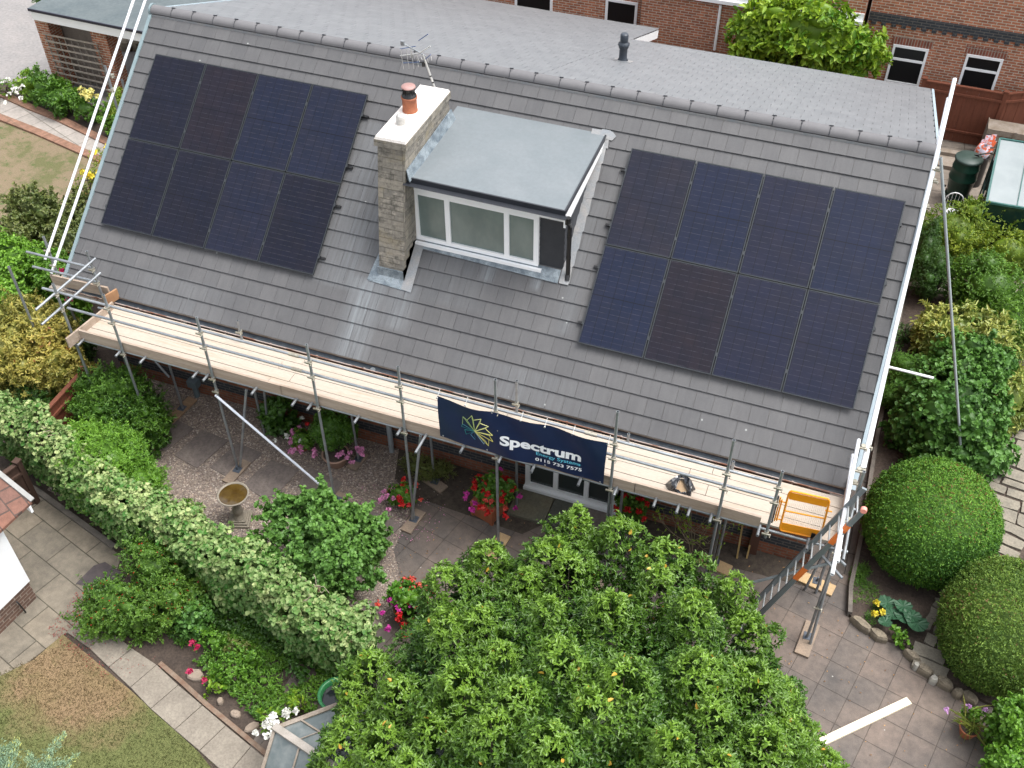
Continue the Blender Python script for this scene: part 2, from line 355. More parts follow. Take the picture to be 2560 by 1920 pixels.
# front slope tiles
def roof_tiles(fn,rows,u0,u1,phase,gauge=GA,skip=None,rev=False):
    gp_=.0030 if rev else .0022
    mb=MB()
    for k in range(rows):
        s0=k*gauge; s1=min(s0+gauge+.03,rows*gauge+.02)
        off=phase+(0 if k%2 else TW_/2); i0=math.floor((u0-off)/TW_)
        a=off+i0*TW_
        while a<u1-.02:
            x0=max(a,u0)+gp_; x1=min(a+TW_,u1)-gp_; a+=TW_
            if x1-x0<.03: continue
            if skip and skip((x0+x1)/2,(s0+s1)/2): continue
            t=random.random(); j=random.uniform(-.0015,.0015)
            if not rev: ha,hb=.042+j,.012
            else: ha,hb=.012,.030+j
            mb.hexa([fn(x0,s0,ha-.014),fn(x1,s0,ha-.014),fn(x1,s1,hb-.014),fn(x0,s1,hb-.014),fn(x0,s0,ha),fn(x1,s0,ha),fn(x1,s1,hb),fn(x0,s1,hb)],t)
    return mb
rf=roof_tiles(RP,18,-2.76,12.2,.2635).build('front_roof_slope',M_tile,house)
mb=roof_tiles(BP,24,5.24,12.22,.1,rev=True); m2=roof_tiles(BP,34,-2.78,5.238,.1,rev=True)
o=len(mb.v); mb.v+=m2.v; mb.f+=[tuple(i+o for i in f) for f in m2.f]; mb.t+=m2.t; mb.sm+=m2.sm
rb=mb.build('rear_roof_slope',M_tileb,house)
# roof deck underneath
mb=MB(); mb.hexa([RP(-2.68,-.02,-.10),RP(12.12,-.02,-.10),RP(12.12,SL,-.10),RP(-2.68,SL,-.10),RP(-2.68,-.02,.005),RP(12.12,-.02,.005),RP(12.12,SL,.005),RP(-2.68,SL,.005)])
mb.hexa([BP(-2.70,0,-.10),BP(-2.70,24*GA,-.10),BP(12.14,24*GA,-.10),BP(12.14,0,-.10),BP(-2.70,0,.004),BP(-2.70,24*GA,.004),BP(12.14,24*GA,.004),BP(12.14,0,.004)])
mb.hexa([BP(-2.70,24*GA,-.10),BP(-2.70,34*GA-.03,-.10),BP(5.18,34*GA-.03,-.10),BP(5.18,24*GA,-.10),BP(-2.70,24*GA,.004),BP(-2.70,34*GA-.03,.004),BP(5.18,34*GA-.03,.004),BP(5.18,24*GA,.004)])
mb.build('roof_deck',M_oldw,house)
# verges
mb=MB(); mb.beam(RP(-2.79,0,.0),RP(-2.79,SL,.0),.07,.10,up=RP(0,0,1)-RP(0,0,0)); 
mb.build('left_verge_trim',M_verge,house)
mb=MB(); mb.beam(RP(12.235,0,.0),RP(12.235,SL,.0),.08,.10,up=RP(0,0,1)-RP(0,0,0)); mb.build('right_verge_trim',mat('verge_trim_pale_blue',(.34,.42,.47),(.40,.48,.52),3,.5),house)
mb=MB(); mb.beam(BP(12.245,.05,-.01),BP(12.245,24*GA,-.01),.05,.09); mb.build('rear_verge_trim',mat('verge_trim_pale_blue',(.34,.42,.47)),house); mb=MB(); mb.beam(BP(-2.80,.05,-.01),BP(-2.80,34*GA,-.01),.05,.09); mb.build('rear_verge_trim',mat('verge_trim_pale_blue',(.34,.42,.47)),house)
mb=MB(); mb.beam(BP(5.22,24*GA,-.12),BP(5.22,34*GA,-.12),.03,.2); mb.box(5.2,12.2,YR+24*GA*cp_-.05,YR+24*GA*cp_-.02,BP(0,24*GA)[2]-.2,BP(0,24*GA)[2]-.02); mb.box(-2.7,5.2,YR+34*GA*cp_-.05,YR+34*GA*cp_-.02,BP(0,34*GA)[2]-.2,BP(0,34*GA)[2]-.02); mb.build('rear_fascia',M_white,house)
# ridge
i=0; u=-2.30-.474
cl=MB()
while u<12.2:
    mb=MB(); a=max(u,-2.78); b=min(u+.474,12.22)-.003; n=12
    pts=[]
    for e,x in enumerate((a,b)):
        for k in range(n+1):
            t=math.pi*(k/n); r=.125; w=.118+(.0 if e else .004)
            pts.append((x,YR-.005+w*1.02*math.cos(t)*-1,ZR-.015+.115*math.sin(t)))
    mb.v=list(pts)
    for k in range(n): mb.face((k,k+1,n+1+k+1,n+1+k),.5,True)
    o=len(mb.v); mb.v+=list(pts); mb.face([o+k for k in range(n+1)][::-1]); mb.face([o+n+1+k for k in range(n+1)])
    mb.build('ridge_tile',M_ridge,rf); 
    if b<12.1:
        c=MB(); 
        for k in range(2,9): 
            t0,t1=math.pi*(k-1)/9,math.pi*k/9
            c.tube((b+.003,YR-.005-.124*math.cos(t0),ZR-.015+.121*math.sin(t0)),(b+.003,YR-.005-.124*math.cos(t1),ZR-.015+.121*math.sin(t1)),.006 if k!=4 else .011,5)
        c.tube((b-.03,YR,ZR+.112),(b+.04,YR+.01,ZR+.112),.010,5); c.tube((b,YR-.10,ZR+.03),(b+.005,YR-.125,ZR+.0),.014,5)
        c.build('ridge_clip',M_anth,rf)
    u+=.474
mb=MB(); mb.beam((-2.78,YR-.125,ZR-.055),(12.2,YR-.125,ZR-.055),.012,.04); mb.beam((-2.78,YR+.12,ZR-.02),(12.2,YR+.12,ZR-.02),.012,.03); mb.build('ridge_seal_strip',M_leadp,rf)
mb=MB(); mb.lathe([(.125,0),(.13,.02),(.12,.03)],(0,0,0),12); mb=MB()
for e,x in ((0,-2.80),(1,12.235)): mb.tube((x-.02,YR,ZR-.01),(x+.02,YR,ZR-.01),.135,16)
mb.build('ridge_end_cap',M_verge,rf)
# vent pipe on rear slope
vb=atz(*K(3,1000,490),0); 
def onback(x,y):
    n=np.array([0,sp_,cp_]); P0=np.array([0,YR,ZR]); d=ray(x,y); t=n@(P0-CAM)/(n@d); return Vector(CAM+t*d)
vb=onback(*K(3,1000,488)); vt=aty(*K(3,1013,265),vb.y)[2]-vb.z
mb=MB(); mb.lathe([(.11,-.05),(.11,.05),(.085,.08),(.085,vt*.5),(.105,vt*.52),(.105,vt*.58),(.12,vt*.60),(.12,vt*.66),(.09,vt*.70),(.075,vt*.74),(.085,vt*.76),(.085,vt*.96),(.07,vt),(.02,vt)],vb,16); mb.build('soil_vent_pipe',mat('slate_grey_plastic',(.04,.05,.065),None,rough=.35),house)
mb=MB(); mb.hexa([vb+Vector(q) for q in ((-.2,-.15,.03),(.2,-.15,.03),(.2,.15,-.07),(-.2,.15,-.07),(-.2,-.15,.085),(.2,-.15,.085),(.2,.15,-.025),(-.2,.15,-.025))]); mb.build('vent_flashing',M_leadp,house)
# walls
YW=.38
def wz(y): 
    return (ZE+(y)/ct*st-.13) if y<YR else (ZR-(y-YR)/cp_*sp_-.13)
wb=MB()
wb.box(-2.5,11.95,YW,YW+.25,0,2.55)
for x0,x1 in ((-2.5,-2.25),(11.7,11.95)):
    ys=[YW+.25,YR,11.3]; 
    for a,b in zip(ys[:-1],ys[1:]): wb.hexa([(x0,a,0),(x1,a,0),(x1,b,0),(x0,b,0),(x0,a,wz(a)),(x1,a,wz(a)),(x1,b,wz(b)),(x0,b,wz(b))])
wb.box(-2.25,11.7,11.05,11.3,0,3.35); wb.box(-2.5,-2.25,11.3,14.1,0,2.35); wb.box(4.85,5.1,11.3,14.1,0,2.35); wb.box(-2.25,4.85,13.85,14.1,0,2.35)
wb.build('wall',M_brick,house)
mb=MB(); mb.box(-2.51,11.96,YW-.006,YW+.01,.30,.525); mb.box(11.94,11.957,YW,11.2,.30,.525); mb.box(-2.507,-2.49,YW,11.2,.30,.525); mb.build('blue_brick_band',M_bbrick,house)
mb=MB(); mb.box(-2.6,12.05,.03,YW,2.44,2.46); mb.box(-2.66,12.1,.015,.035,2.4,2.58); mb.build('eaves_soffit',mat('brown_fascia',(.12,.05,.035),(.2,.1,.07),5,.6),house)
# gutter
mb=MB(); n=8; ys=[];r=.058
for k in range(n+1):
    t=math.pi*k/n; ys.append((-.055-r*math.cos(t),2.545-r*math.sin(t)))
for (ya,za),(yb,zb) in zip(ys[:-1],ys[1:]): mb.quad([(-2.75,ya,za),(12.17,ya,za),(12.17,yb,zb),(-2.75,yb,zb)]); mb.quad([(-2.75,ya*.98+.002,za-.004),(-2.75,yb*.98+.002,zb-.004),(12.17,yb*.98+.002,zb-.004),(12.17,ya*.98+.002,za-.004)])
g=mb.build('gutter',mat('gutter_inside_grey',(.055,.07,.085),(.10,.12,.14),8,.5,fine=.3),house)
mb=MB(); mb.beam((-2.75,-.118,2.545),(12.17,-.118,2.545),.016,.018); 
x=-2.0
while x<12: mb.box(x,x+.03,-.125,-.10,2.47,2.56); x+=.95
mb.build('gutter_lip',M_rust,g)
# grey rainwater pipe at left and right, drain gully
for px in ((10,1070,600),):
    b=atz(*K(*px),0); mb=MB(); mb.tube((b.x,YW-.1,0),(b.x,YW-.1,2.3),.055,12); mb.tube((b.x,YW-.1,2.3),(b.x,-.05,2.5),.05,10); mb.tube((b.x,YW-.1,.9),(b.x,YW-.1,1.0),.065,12); mb.build('rainwater_pipe',mat('pale_grey_plastic',(.34,.37,.39),None,rough=.4),house)
b=atz(*K(9,1550,170),0); mb=MB(); mb.tube((b.x,YW-.1,.0),(b.x,YW-.1,.28),.06,12); mb.box(b.x-.12,b.x+.1,YW-.17,YW-.01,.28,.45); mb.build('drain_hopper',mat('blue_grey_plastic',(.13,.17,.19),None,rough=.4),house)
# front windows and doors
def window(par,name,x0,x1,z0,z1,y,mull=(),trans=(),fw=.06,glass=None,lab=None,depth=.07,pname='pane'):
    mb=MB(); xs=[x0]+list(mull)+[x1]; 
    mb.box(x0,x1,y-depth,y,z0,z0+fw); mb.box(x0,x1,y-depth,y,z1-fw,z1)
    for k,x in enumerate(xs):
        a=x0 if k==0 else (x1-fw if k==len(xs)-1 else x-fw/2); mb.box(a,a+fw,y-depth+.002,y,z0+fw,z1-fw)
    for q in trans: mb.box(x0+fw,x1-fw,y-depth+.004,y,q-fw/2,q+fw/2)
    w=mb.build(name,M_white,par)
    for k in range(len(xs)-1):
        a=xs[k]+(fw if k==0 else fw/2); b=xs[k+1]-(fw if k==len(xs)-2 else fw/2)
        zs=[z0+fw]+[q for q in trans]+[z1-fw]
        for j in range(len(zs)-1):
            p=MB(); p.box(a-.004,b+.004,y-depth*.5,y-depth*.5+.01,zs[j]+(fw/2 if j else -.004),zs[j+1]-(fw/2 if j<len(zs)-2 else -.004)); p.build(pname,glass or M_glass,w)
    return w
window(house,'window',aty(*K(5,1460,1010),YW)[0],aty(*K(5,1700,1100),YW)[0],1.15,2.25,YW-.0,glass=M_dark)
window(house,'window',3.95,5.55,.95,2.3,YW-.0,mull=(4.75,),glass=M_curtain)
dx0=atz(*K(11,285,735),.16)[0]; dx1=atz(*K(11,985,960),.16)[0]
window(house,'patio_door',dx0,dx1,.12,2.3,YW-.0,mull=((dx0*2+dx1)/3,(dx0+dx1*2)/3),glass=M_glass,fw=.09,depth=.1)
mb=MB(); mb.box(dx0-.02,dx1+.02,YW-.16,YW-.02,.06,.13); mb.build('door_sill',M_white,house)
mb=MB(); mb.box(10.9,11.05,YW-.12,YW+.0,0.0,2.45); mb.build('brick_pier',mat('dark_timber_post',(.10,.045,.03)),house)
# ---- chimney
ch=MB(); ch.hexa([(3.46,1.22,3.4),(3.955,1.22,3.4),(3.955,3.6,3.4),(3.44,3.6,3.4),(3.51,1.60,6.13),(4.02,1.60,6.13),(4.03,3.40,6.13),(3.52,3.40,6.13)])
ch=ch.build('chimney',M_stone,house)
mb=MB(); mb.hexa([(3.475,1.53,6.10),(4.055,1.545,6.10),(4.065,3.43,6.10),(3.47,3.42,6.10),(3.475,1.54,6.22),(4.055,1.555,6.22),(4.065,3.42,6.22),(3.475,3.41,6.22)]); mb.build('stone_coping',M_stone,ch)
mb=MB(); mb.hexa([(3.485,1.545,6.22),(4.045,1.56,6.22),(4.055,3.41,6.22),(3.485,3.40,6.22),(3.50,1.56,6.265),(4.03,1.575,6.265),(4.04,3.395,6.265),(3.50,3.385,6.265)]); mb.build('flaunching',M_flaunch,ch)
pc=atz(*K(2,1218,872),6.265); hh=aty(*K(2,1215,695),pc.y-.05)[2]-6.265
pot=MB(); pot.lathe([(.135,0),(.128,.05),(.125,hh*.50),(.138,hh*.52),(.138,hh*.60),(.11,hh*.60)],pc,18); pot=pot.build('chimney_pot',M_terra,ch)
mb=MB(); mb.lathe([(.13,hh*.58),(.125,hh*.66),(.095,hh*.70),(.088,hh*.93),(.10,hh*.95)],pc,18,closed=False)
for k in range(14):
    t=k/14*6.283; mb.box(pc.x+.1*math.cos(t)-.004,pc.x+.1*math.cos(t)+.004,pc.y+.1*math.sin(t)-.004,pc.y+.1*math.sin(t)+.004,6.265+hh*.62,6.265+hh*.95)
mb.build('cowl',M_black,ch); mb=MB(); mb.lathe([(.118,hh*.95),(.124,hh*.97),(.118,hh),(.02,hh+.004)],pc,18); mb.build('cowl_lid',mat('dusty_pink_lid',(.40,.24,.22),(.33,.18,.16),8,.6),ch)
pv=atz(*K(2,1150,975),6.265); mb=MB(); pr=[]
for k in range(5): pr+=[(.072,k*.028),(.088,k*.028+.004),(.088,k*.028+.018),(.072,k*.028+.022)]
pr+=[(.08,.145),(.03,.16)]; mb.lathe(pr,pv,18); mb.build('louvred_vent_cap',mat('cream_plastic',(.62,.60,.56),None,rough=.5),ch)
# flashing round chimney and dormer
def rpatch(mb,us,h0=.040,t=.004,tone=.5):
    a=[RP(u,s,h0) for u,s in us]; b=[RP(u,s,h0+t) for u,s in us]; n=len(a); o=len(mb.v); mb.v+=[tuple(p) for p in a+b]
    mb.face([o+i for i in range(n)][::-1]); mb.face([o+n+i for i in range(n)])
    for i in range(n): j=(i+1)%n; mb.face((o+i,o+j,o+n+j,o+n+i))
mb=MB(); rpatch(mb,[(3.30,1.44),(4.14,1.40),(4.14,1.60),(3.30,1.62)]); rpatch(mb,[(3.28,1.46),(3.46,1.46),(3.46,2.30),(3.40,2.30)],.044)
mb.hexa([(3.445,1.20,3.50),(3.97,1.20,3.50),(3.97,1.235,3.50),(3.445,1.235,3.50),(3.445,1.235,3.78),(3.97,1.235,3.78),(3.97,1.26,3.78),(3.445,1.26,3.78)])
for k in range(5): s=1.55+k*.2; a=RP(3.975,s,.03); b=RP(3.975,s+.2,.03); mb.quad([a,b,b+Vector((.0,0,.13)),a+Vector((0,0,.26))]); mb.quad([a,a+Vector((0,0,.26)),b+Vector((.0,0,.13)),b])
mb.build('lead_apron',M_lead,ch)
mb=MB(); rpatch(mb,[(3.96,1.42),(4.16,1.40),(4.14,2.40),(3.96,2.42)],.046); mb.build('pale_lead_soaker',M_leadp,ch)
mb=MB(); mb.hexa([(4.03,1.56,5.54),(4.10,1.50,5.54),(4.14,3.46,5.64),(4.03,3.46,5.64),(4.02,1.56,5.73),(4.035,1.54,5.73),(4.055,3.44,5.86),(4.035,3.44,5.86)]); mb.build('step_flashing',M_lead,ch)
# ---- dormer
zd=5.545
dm=MB(); dm.hexa([(3.97,1.92,3.95),(6.70,1.92,3.95),(6.70,3.9,3.95),(3.97,3.9,3.95),(3.97,1.92,5.42),(6.70,1.92,5.42),(6.70,3.9,5.6),(3.97,3.9,5.6)])
dm=dm.build('dormer',M_clad,house)
for k in range(9):
    z=3.98+k*.135; mb=MB() if k==0 else mb
    mb.hexa([(6.285,1.885,z),(6.725,1.885,z),(6.725,1.92,z),(6.285,1.92,z),(6.285,1.90,z+.13),(6.725,1.90,z+.13),(6.725,1.92,z+.13),(6.285,1.92,z+.13)])
    mb.hexa([(6.70,1.9,z),(6.735,1.9,z),(6.735,3.9,z),(6.70,3.9,z),(6.70,1.9,z+.13),(6.72,1.9,z+.13),(6.72,3.9,z+.13),(6.70,3.9,z+.13)])
mb.build('cladding_board',M_clad,dm)
# roof slab
mb=MB(); mb.hexa([(3.99,1.60,zd-.05),(6.80,1.60,zd-.06),(6.80,3.95,5.60),(3.99,3.95,5.60),(3.99,1.60,zd+.02),(6.80,1.60,zd+.01),(6.80,3.95,5.70),(3.99,3.95,5.70)]); mb.build('dormer_flat_roof',M_grp,dm)
mb=MB(); mb.beam((3.98,1.585,zd-.02),(6.82,1.585,zd-.03),.03,.11); mb.beam((6.815,1.6,zd-.01),(6.815,3.9,5.675),.03,.07); mb.build('roof_edge_trim',M_anth,dm)
mb=MB(); mb.hexa([(3.98,1.49,zd-.085),(6.86,1.49,zd-.095),(6.86,1.565,zd-.095),(3.98,1.565,zd-.085),(3.98,1.45,zd-.05),(6.86,1.45,zd-.06),(6.86,1.565,zd-.06),(3.98,1.565,zd-.05)]); mb.build('dormer_gutter',M_anth,dm)
mb=MB(); mb.box(3.98,6.80,1.57,1.6,zd-.13,zd-.06); mb.box(3.98,6.8,1.6,1.92,zd-.13,zd-.11); mb.build('dormer_soffit',M_anth,dm)
mb=MB(); mb.hexa([(6.79,1.60,zd-.33),(6.825,1.60,zd-.33),(6.825,3.72,5.52),(6.79,3.72,5.52),(6.79,1.60,zd-.05),(6.825,1.60,zd-.05),(6.825,3.72,5.64),(6.79,3.72,5.64)]); mb.box(3.955,6.76,1.82,1.90,5.165,5.27); mb.build('white_bargeboard',M_white,dm)
dw=window(dm,'dormer_window',3.955,6.285,4.10,5.17,1.9,mull=(4.60,5.70),glass=M_blind,fw=.092)
mb=MB(); mb.box(3.94,6.36,1.75,1.86,4.035,4.10); mb.build('window_sill',M_white,dw)
mb=MB(); mb.tube((6.84,1.80,4.08),(6.84,1.80,5.12),.040,10); mb.tube((6.84,1.80,5.12),(6.88,1.60,5.34),.040,10); mb.tube((6.86,1.62,5.30),(6.86,1.62,5.42),.05,10); mb.tube((6.84,1.80,4.10),(6.85,1.74,4.02),.045,10); mb.tube((6.84,1.80,4.45),(6.84,1.80,4.50),.045,10); mb.tube((6.84,1.80,4.9),(6.84,1.80,4.95),.045,10); mb.build('black_downpipe',M_black,dm)
mb=MB(); rpatch(mb,[(3.97,2.23),(6.70,2.16),(6.70,2.40),(3.97,2.42)],.042); mb.quad([RP(3.97,2.38,.05),RP(6.7,2.38,.05),Vector((6.7,1.9,4.06)),Vector((3.97,1.9,4.06))]); mb.build('lead_apron',M_lead,dm)
mb=MB()
for k in range(9): s=2.2+k*.3145; rpatch(mb,[(6.72,s-.03),(6.89-.015*(k%2)+(.03 if k==8 else 0),s-.03),(6.90,s+.02),(6.88,s+.30),(6.72,s+.30)],.043+.004*(k%2))
rpatch(mb,[(6.55,4.86),(6.95,4.84),(7.0,4.93),(6.92,5.0),(6.55,4.99)],.05); mb.build('pale_lead_soaker',M_leadp,dm)
# ================================================================ SOLAR PANELS
def cellmat():
    m,n,b,o=nt('photovoltaic_glass'); tc=n.nodes.new('ShaderNodeTexCoord'); sx=n.nodes.new('ShaderNodeSeparateXYZ'); n.links.new(tc.outputs['Object'],sx.inputs[0])
    X,Y=sx.outputs[0],sx.outputs[1]; W,H=1.134,1.745
    cx=(W-.05)/6; cy=(H-.06)/18
    fx=math_(n,'FRACT',math_(n,'DIVIDE',math_(n,'SUBTRACT',X,.025),cx)); fy=math_(n,'FRACT',math_(n,'DIVIDE',math_(n,'SUBTRACT',Y,.03),cy))
    def near(f,w): return math_(n,'LESS_THAN',math_(n,'MINIMUM',f,math_(n,'SUBTRACT',1,f)),w)
    lx=near(fx,.022); ly=near(fy,.035)
    oi=n.nodes.new('ShaderNodeObjectInfo'); base=oi.outputs['Color']
    ci=n.nodes.new('ShaderNodeTexWhiteNoise'); ci.noise_dimensions='3D'; cmb=n.nodes.new('ShaderNodeCombineXYZ')
    n.links.new(math_(n,'FLOOR',math_(n,'DIVIDE',X,cx)),cmb.inputs[0]); n.links.new(math_(n,'FLOOR',math_(n,'DIVIDE',Y,cy*2)),cmb.inputs[1]); n.links.new(oi.outputs['Random'],cmb.inputs[2]); n.links.new(cmb.outputs[0],ci.inputs[0])
    base=mixc(n,.5,base,mixc(n,ci.outputs[0],(.7,.8,.85),(1.25,1.15,1.1)),'MULTIPLY')
    base=mixc(n,.5,base,mixc(n,ramp(n,noise(n,tc.outputs['Object'],1.6,3),.3,.7),(.7,.9,1.2),(1.35,1.05,.8)),'MULTIPLY')
    # busbar dashes along each cell row
    sd=math_(n,'SINE',math_(n,'MULTIPLY',fx,62)); base=mixc(n,math_(n,'MULTIPLY',ly,math_(n,'MULTIPLY',ramp(n,noise(n,tc.outputs['Object'],9,2),.35,.6),.5)),base,(.075,.072,.09))
    base=mixc(n,math_(n,'MULTIPLY',lx,.85),base,(.006,.007,.012))
    mid=math_(n,'LESS_THAN',math_(n,'ABSOLUTE',math_(n,'SUBTRACT',Y,H/2)),.006); base=mixc(n,mid,base,(.006,.007,.012))
    # bird marks / dust
    d=ramp(n,noise(n,tc.outputs['Object'],4.5,5,.7),.70,.78); base=mixc(n,math_(n,'MULTIPLY',d,.5),base,(.25,.27,.30))
    n.links.new(base,b.inputs['Base Color']); b.inputs['Roughness'].default_value=.22; b.inputs['Specular IOR Level'].default_value=.26
    bump(n,b,noise(n,tc.outputs['Object'],2,2),.01,.15)
    return m
M_pv=cellmat(); M_frame=mat('black_anodised_frame',(.035,.04,.045),(.06,.07,.075),3,.3,.5)
M_frameedge=mat('frame_edge_grey',(.045,.05,.055),None,rough=.4,metal=.3)
PW,PH=1.134,1.745
def panel():
    t=thing('solar_panel',None,'solar panel',(0,0,0)); w=.014
    g=MB(); g.box(w,PW-w,w,PH-w,-.006,-.002); g.build('glass',M_pv,t)
    f=MB(); f.box(0,PW,0,w,-.035,0); f.box(0,PW,PH-w,PH,-.035,0); f.box(0,w,w,PH-w,-.035,.0005); f.box(PW-w,PW,w,PH-w,-.035,.0005); f.box(w,PW-w,w,PH-w,-.03,-.024); f.build('frame',M_frame,t)
    e=MB(); e.box(-.0,PW,-.003,.002,-.004,.002); e.box(PW-.003,PW+.002,0,PH,-.004,.002); e.box(-.002,.003,0,PH,-.004,.0021); e.box(0,PW,PH-.002,PH+.003,-.004,.0021); e.build('frame_lip',M_frameedge,t)
    return t
arr=[('left',-2.325,1.285),('right',7.345,1.235)]
rowname=['bottom','top']; colname=['first','second','third','fourth']
p0=None
DK,BR,BL,PU=(.007,.008,.016),(.0105,.009,.015),(.009,.013,.030),(.010,.012,.026)
PCOL={'left':[[DK,DK,(.010,.012,.024),DK],[DK,BR,(.009,.012,.026),(.010,.013,.027)]],'right':[[BL,BR,PU,PU],[(.013,.014,.024),BL,PU,BL]]}
for an,ua,sa in arr:
    for r in range(2):
        for c in range(4):
            p=panel() if p0 is None else copy_tree(p0)
            if p0 is None: p0=p
            p.location=RP(ua+c*(PW+.02),sa+r*(PH+.02),.125); p.rotation_euler=(TH,0,0)
            p['label']=f"black solar panel {'left of the chimney' if an=='left' else 'right of the dormer'}, {rowname[r]} row, {colname[c]} from the left"
            p['group']='solar panels on the tiled roof'
            for ch_ in kids(p):
                if ch_.name.startswith('glass'): ch_.color=PCOL[an][r][c]+(1,)
    for r in range(2):
        for q in (.35,1.35):
            s=sa+r*(PH+.02)+q; a=RP(ua-(.0 if an=='left' else .10),s,.065); b=RP(ua+4*PW+.06+(.11 if an=='left' else .03),s,.065)
            x=MB(); x.beam(a,b,.04,.045,up=RP(0,0,1)-RP(0,0,0)); rr=x.build('mounting_rail',M_black); ql={.35:'lower',1.35:'upper'}[q]
            tag(rr,f"{ql} black mounting rail under the {rowname[r]} row of the {'left' if an=='left' else 'right'} panels",'rail','mounting rails under the solar panels')
            for c in range(5):
                uc=ua+c*(PW+.02)-.01; x=MB(); x.box(0,0,0,0,0,0) if 0 else None
                P=RP(uc,s,.125); x.beam(RP(uc,s-.03,.110),RP(uc,s+.03,.110),.026,.036,up=RP(0,0,1)-RP(0,0,0)); x.build('panel_clamp',M_frameedge,rr)
# ================================================================ AERIAL
ab=Vector((3.83,3.46,5.55)); ztop=aty(*K(2,1318,430),3.46)[2]; at=thing('tv_aerial','aluminium television aerial on a short mast behind the chimney','aerial',(3.83,3.46,5.9))
top=Vector((3.83-.0,3.46,ztop)); tp=aty(*K(2,1318,430),3.46)
mb=MB(); mb.tube((3.86,3.46,5.85),(tp.x,3.46,tp.z),.019,10); mb.build('mast',mat('pale_metal',(.62,.62,.60),None,rough=.35,metal=.4),at)
mb=MB(); mb.tube((tp.x,3.46,tp.z-.22),(tp.x,3.46,tp.z-.13),.028,10); mb.build('mast_tape',M_black,at)
for q in (.40,.52,.75): mb=MB(); mb.tube((tp.x+(3.86-tp.x)*q,3.46,tp.z-q*(tp.z-5.85)-.01),(tp.x+(3.86-tp.x)*q,3.46,tp.z-q*(tp.z-5.85)+.015),.022,10); mb.build('mast_tape',M_black,at)
def zc(x,y): return (960+x*180/1244,60+y*180/1244)
be=aty(*zc(310,320),3.0); bs=aty(*zc(690,520),3.46)
mb=MB(); bs=Vector((tp.x,3.46,tp.z)); be=aty(*zc(320,330),3.30); mb.tube(bs+(bs-be)*.15,be,.012,8); mb.box(be.x-.03,be.x+.03,be.y-.02,be.y+.02,be.z-.04,be.z+.04); mb.build('boom',M_galv,at)
mb=MB()
for a,b in (((280,430),(545,385)),((600,285),(760,175)),((325,675),(610,655)),((715,605),(805,530))):
    mb.tube(aty(*zc(*a),3.44),aty(*zc(*b),3.40),.008,6)
mb.build('blue_element',mat('blue_anodised',(.10,.16,.32),None,rough=.4,metal=.4),at)
mb=MB()
for a,b in (((280,550),(600,510)),((600,510),(800,385))): mb.tube(aty(*zc(*a),3.44),aty(*zc(*b),3.44),.012,6)
for a,b in (((285,440),(340,780)),((385,440),(432,770)),((470,440),(515,770)),((560,520),(595,745)),((480,540),(500,640)),((570,540),(615,660)),((640,570),(660,620)),((750,590),(765,665)),((815,560),(825,630)),((470,400),(460,580)),((510,520),(520,600))):
    mb.tube(aty(*zc(*a),3.42),aty(*zc(*b),3.40),.005,5)
mb.build('reflector_rod',mat('pale_metal',(.62,.62,.60)),at)
# ================================================================ SCAFFOLD
TR=.0245
sc=thing('scaffold','galvanised tube scaffold with pale boarded platform along the eaves of the bungalow','scaffold',(5,-.65,0))
YO=-1.15; YI=-.17
def tub(name,a,b,m=None,r=TR,par=None):
    return MB().tube(a,b,r,10,hollow=True).build(name,m or M_galv,par or sc)
outer=[(-1.75,.05,3.74),(-.67,0,3.80),(1.22,0,3.84),(3.32,0,3.88),(4.97,0,3.92),(6.64,0,4.20),(8.60,0,4.19),(10.35,0,4.22),(11.12,2.28,3.84),(12.19,0,4.26)]
for x,z0,z1 in outer: tub('standard',(x,YO,z0),(x,YO,z1))
for x,z1 in ((-1.75,3.76),(-.65,2.5),(1.25,2.98),(3.34,2.5),(4.95,2.5),(6.63,3.28),(8.60,2.72),(10.35,2.72),(12.19,2.72)):
    tub('standard',(x,YI,.0),(x,YI,z1))
for x,y,z0,z1 in ((-2.92,.04,1.2,3.64),(-3.15,-.75,.5,3.45),(-2.95,2.9,0,5.7),(-3.0,3.3,0,5.2)): tub('standard',(x,y,z0),(x,y,z1))
# ledgers
for y,z in ((YO+.05,2.41),(YI-.05,2.41)):
    for a,b in ((-1.9,3.1),(3.1,8.3),(8.3,12.35)): tub('ledger',(a,y,z),(b,y,z))
for z in (3.50,3.16):
    for a,b in (((-2.1 if z>3.3 else -1.68),3.0),(3.0,8.2),(8.2,11.15)):
        y=YO+.05; tub('guard_rail',(a,y,z),(b,y,z))
    for x in (3.0,8.2): MB().tube((x-.1,YO+.05,z),(x+.1,YO+.05,z),.032,10).build('sleeve_coupler',M_coupler,sc)
# end rails
for z in (3.54,3.20): tub('guard_rail',(-1.80,-1.66,z-.02),(-1.70,-.08,z))
for a,b in (((-3.27,-.15,3.33),(-1.72,-.15,3.35)),((-3.26,-.15,2.98),(-1.72,-.15,3.02))): tub('guard_rail',a,b)
tub('rake_rail',(-2.9,-.13,3.23),(-2.9,5.3,7.42),M_white_tube,.027); tub('rake_rail',(-2.9,-.11,2.88),(-2.9,5.6,7.24),M_white_tube,.027)
def rr_(x,y): return (2020+x*220/912,1060+y*220/912)
tub('rake_rail',(12.25,-.12,3.27),atx(*K(4,1665,622),12.18),M_white_tube,.034)
tub('rake_rail',(12.29,-.05,3.20),atx(*K(4,1612,775),12.20),M_white_tube,.026)
tub('end_rail',atz(*rr_(250,1560),3.5),atz(*rr_(527,165),3.5),M_white_tube,.030)
tub('end_rail',atz(*rr_(305,1430),3.16),atz(*rr_(468,320),3.16),M_white_tube,.030)
_st=Vector((12.25,3.70,6.50)); _sm=aty(*K(8,1662,1300),3.4)
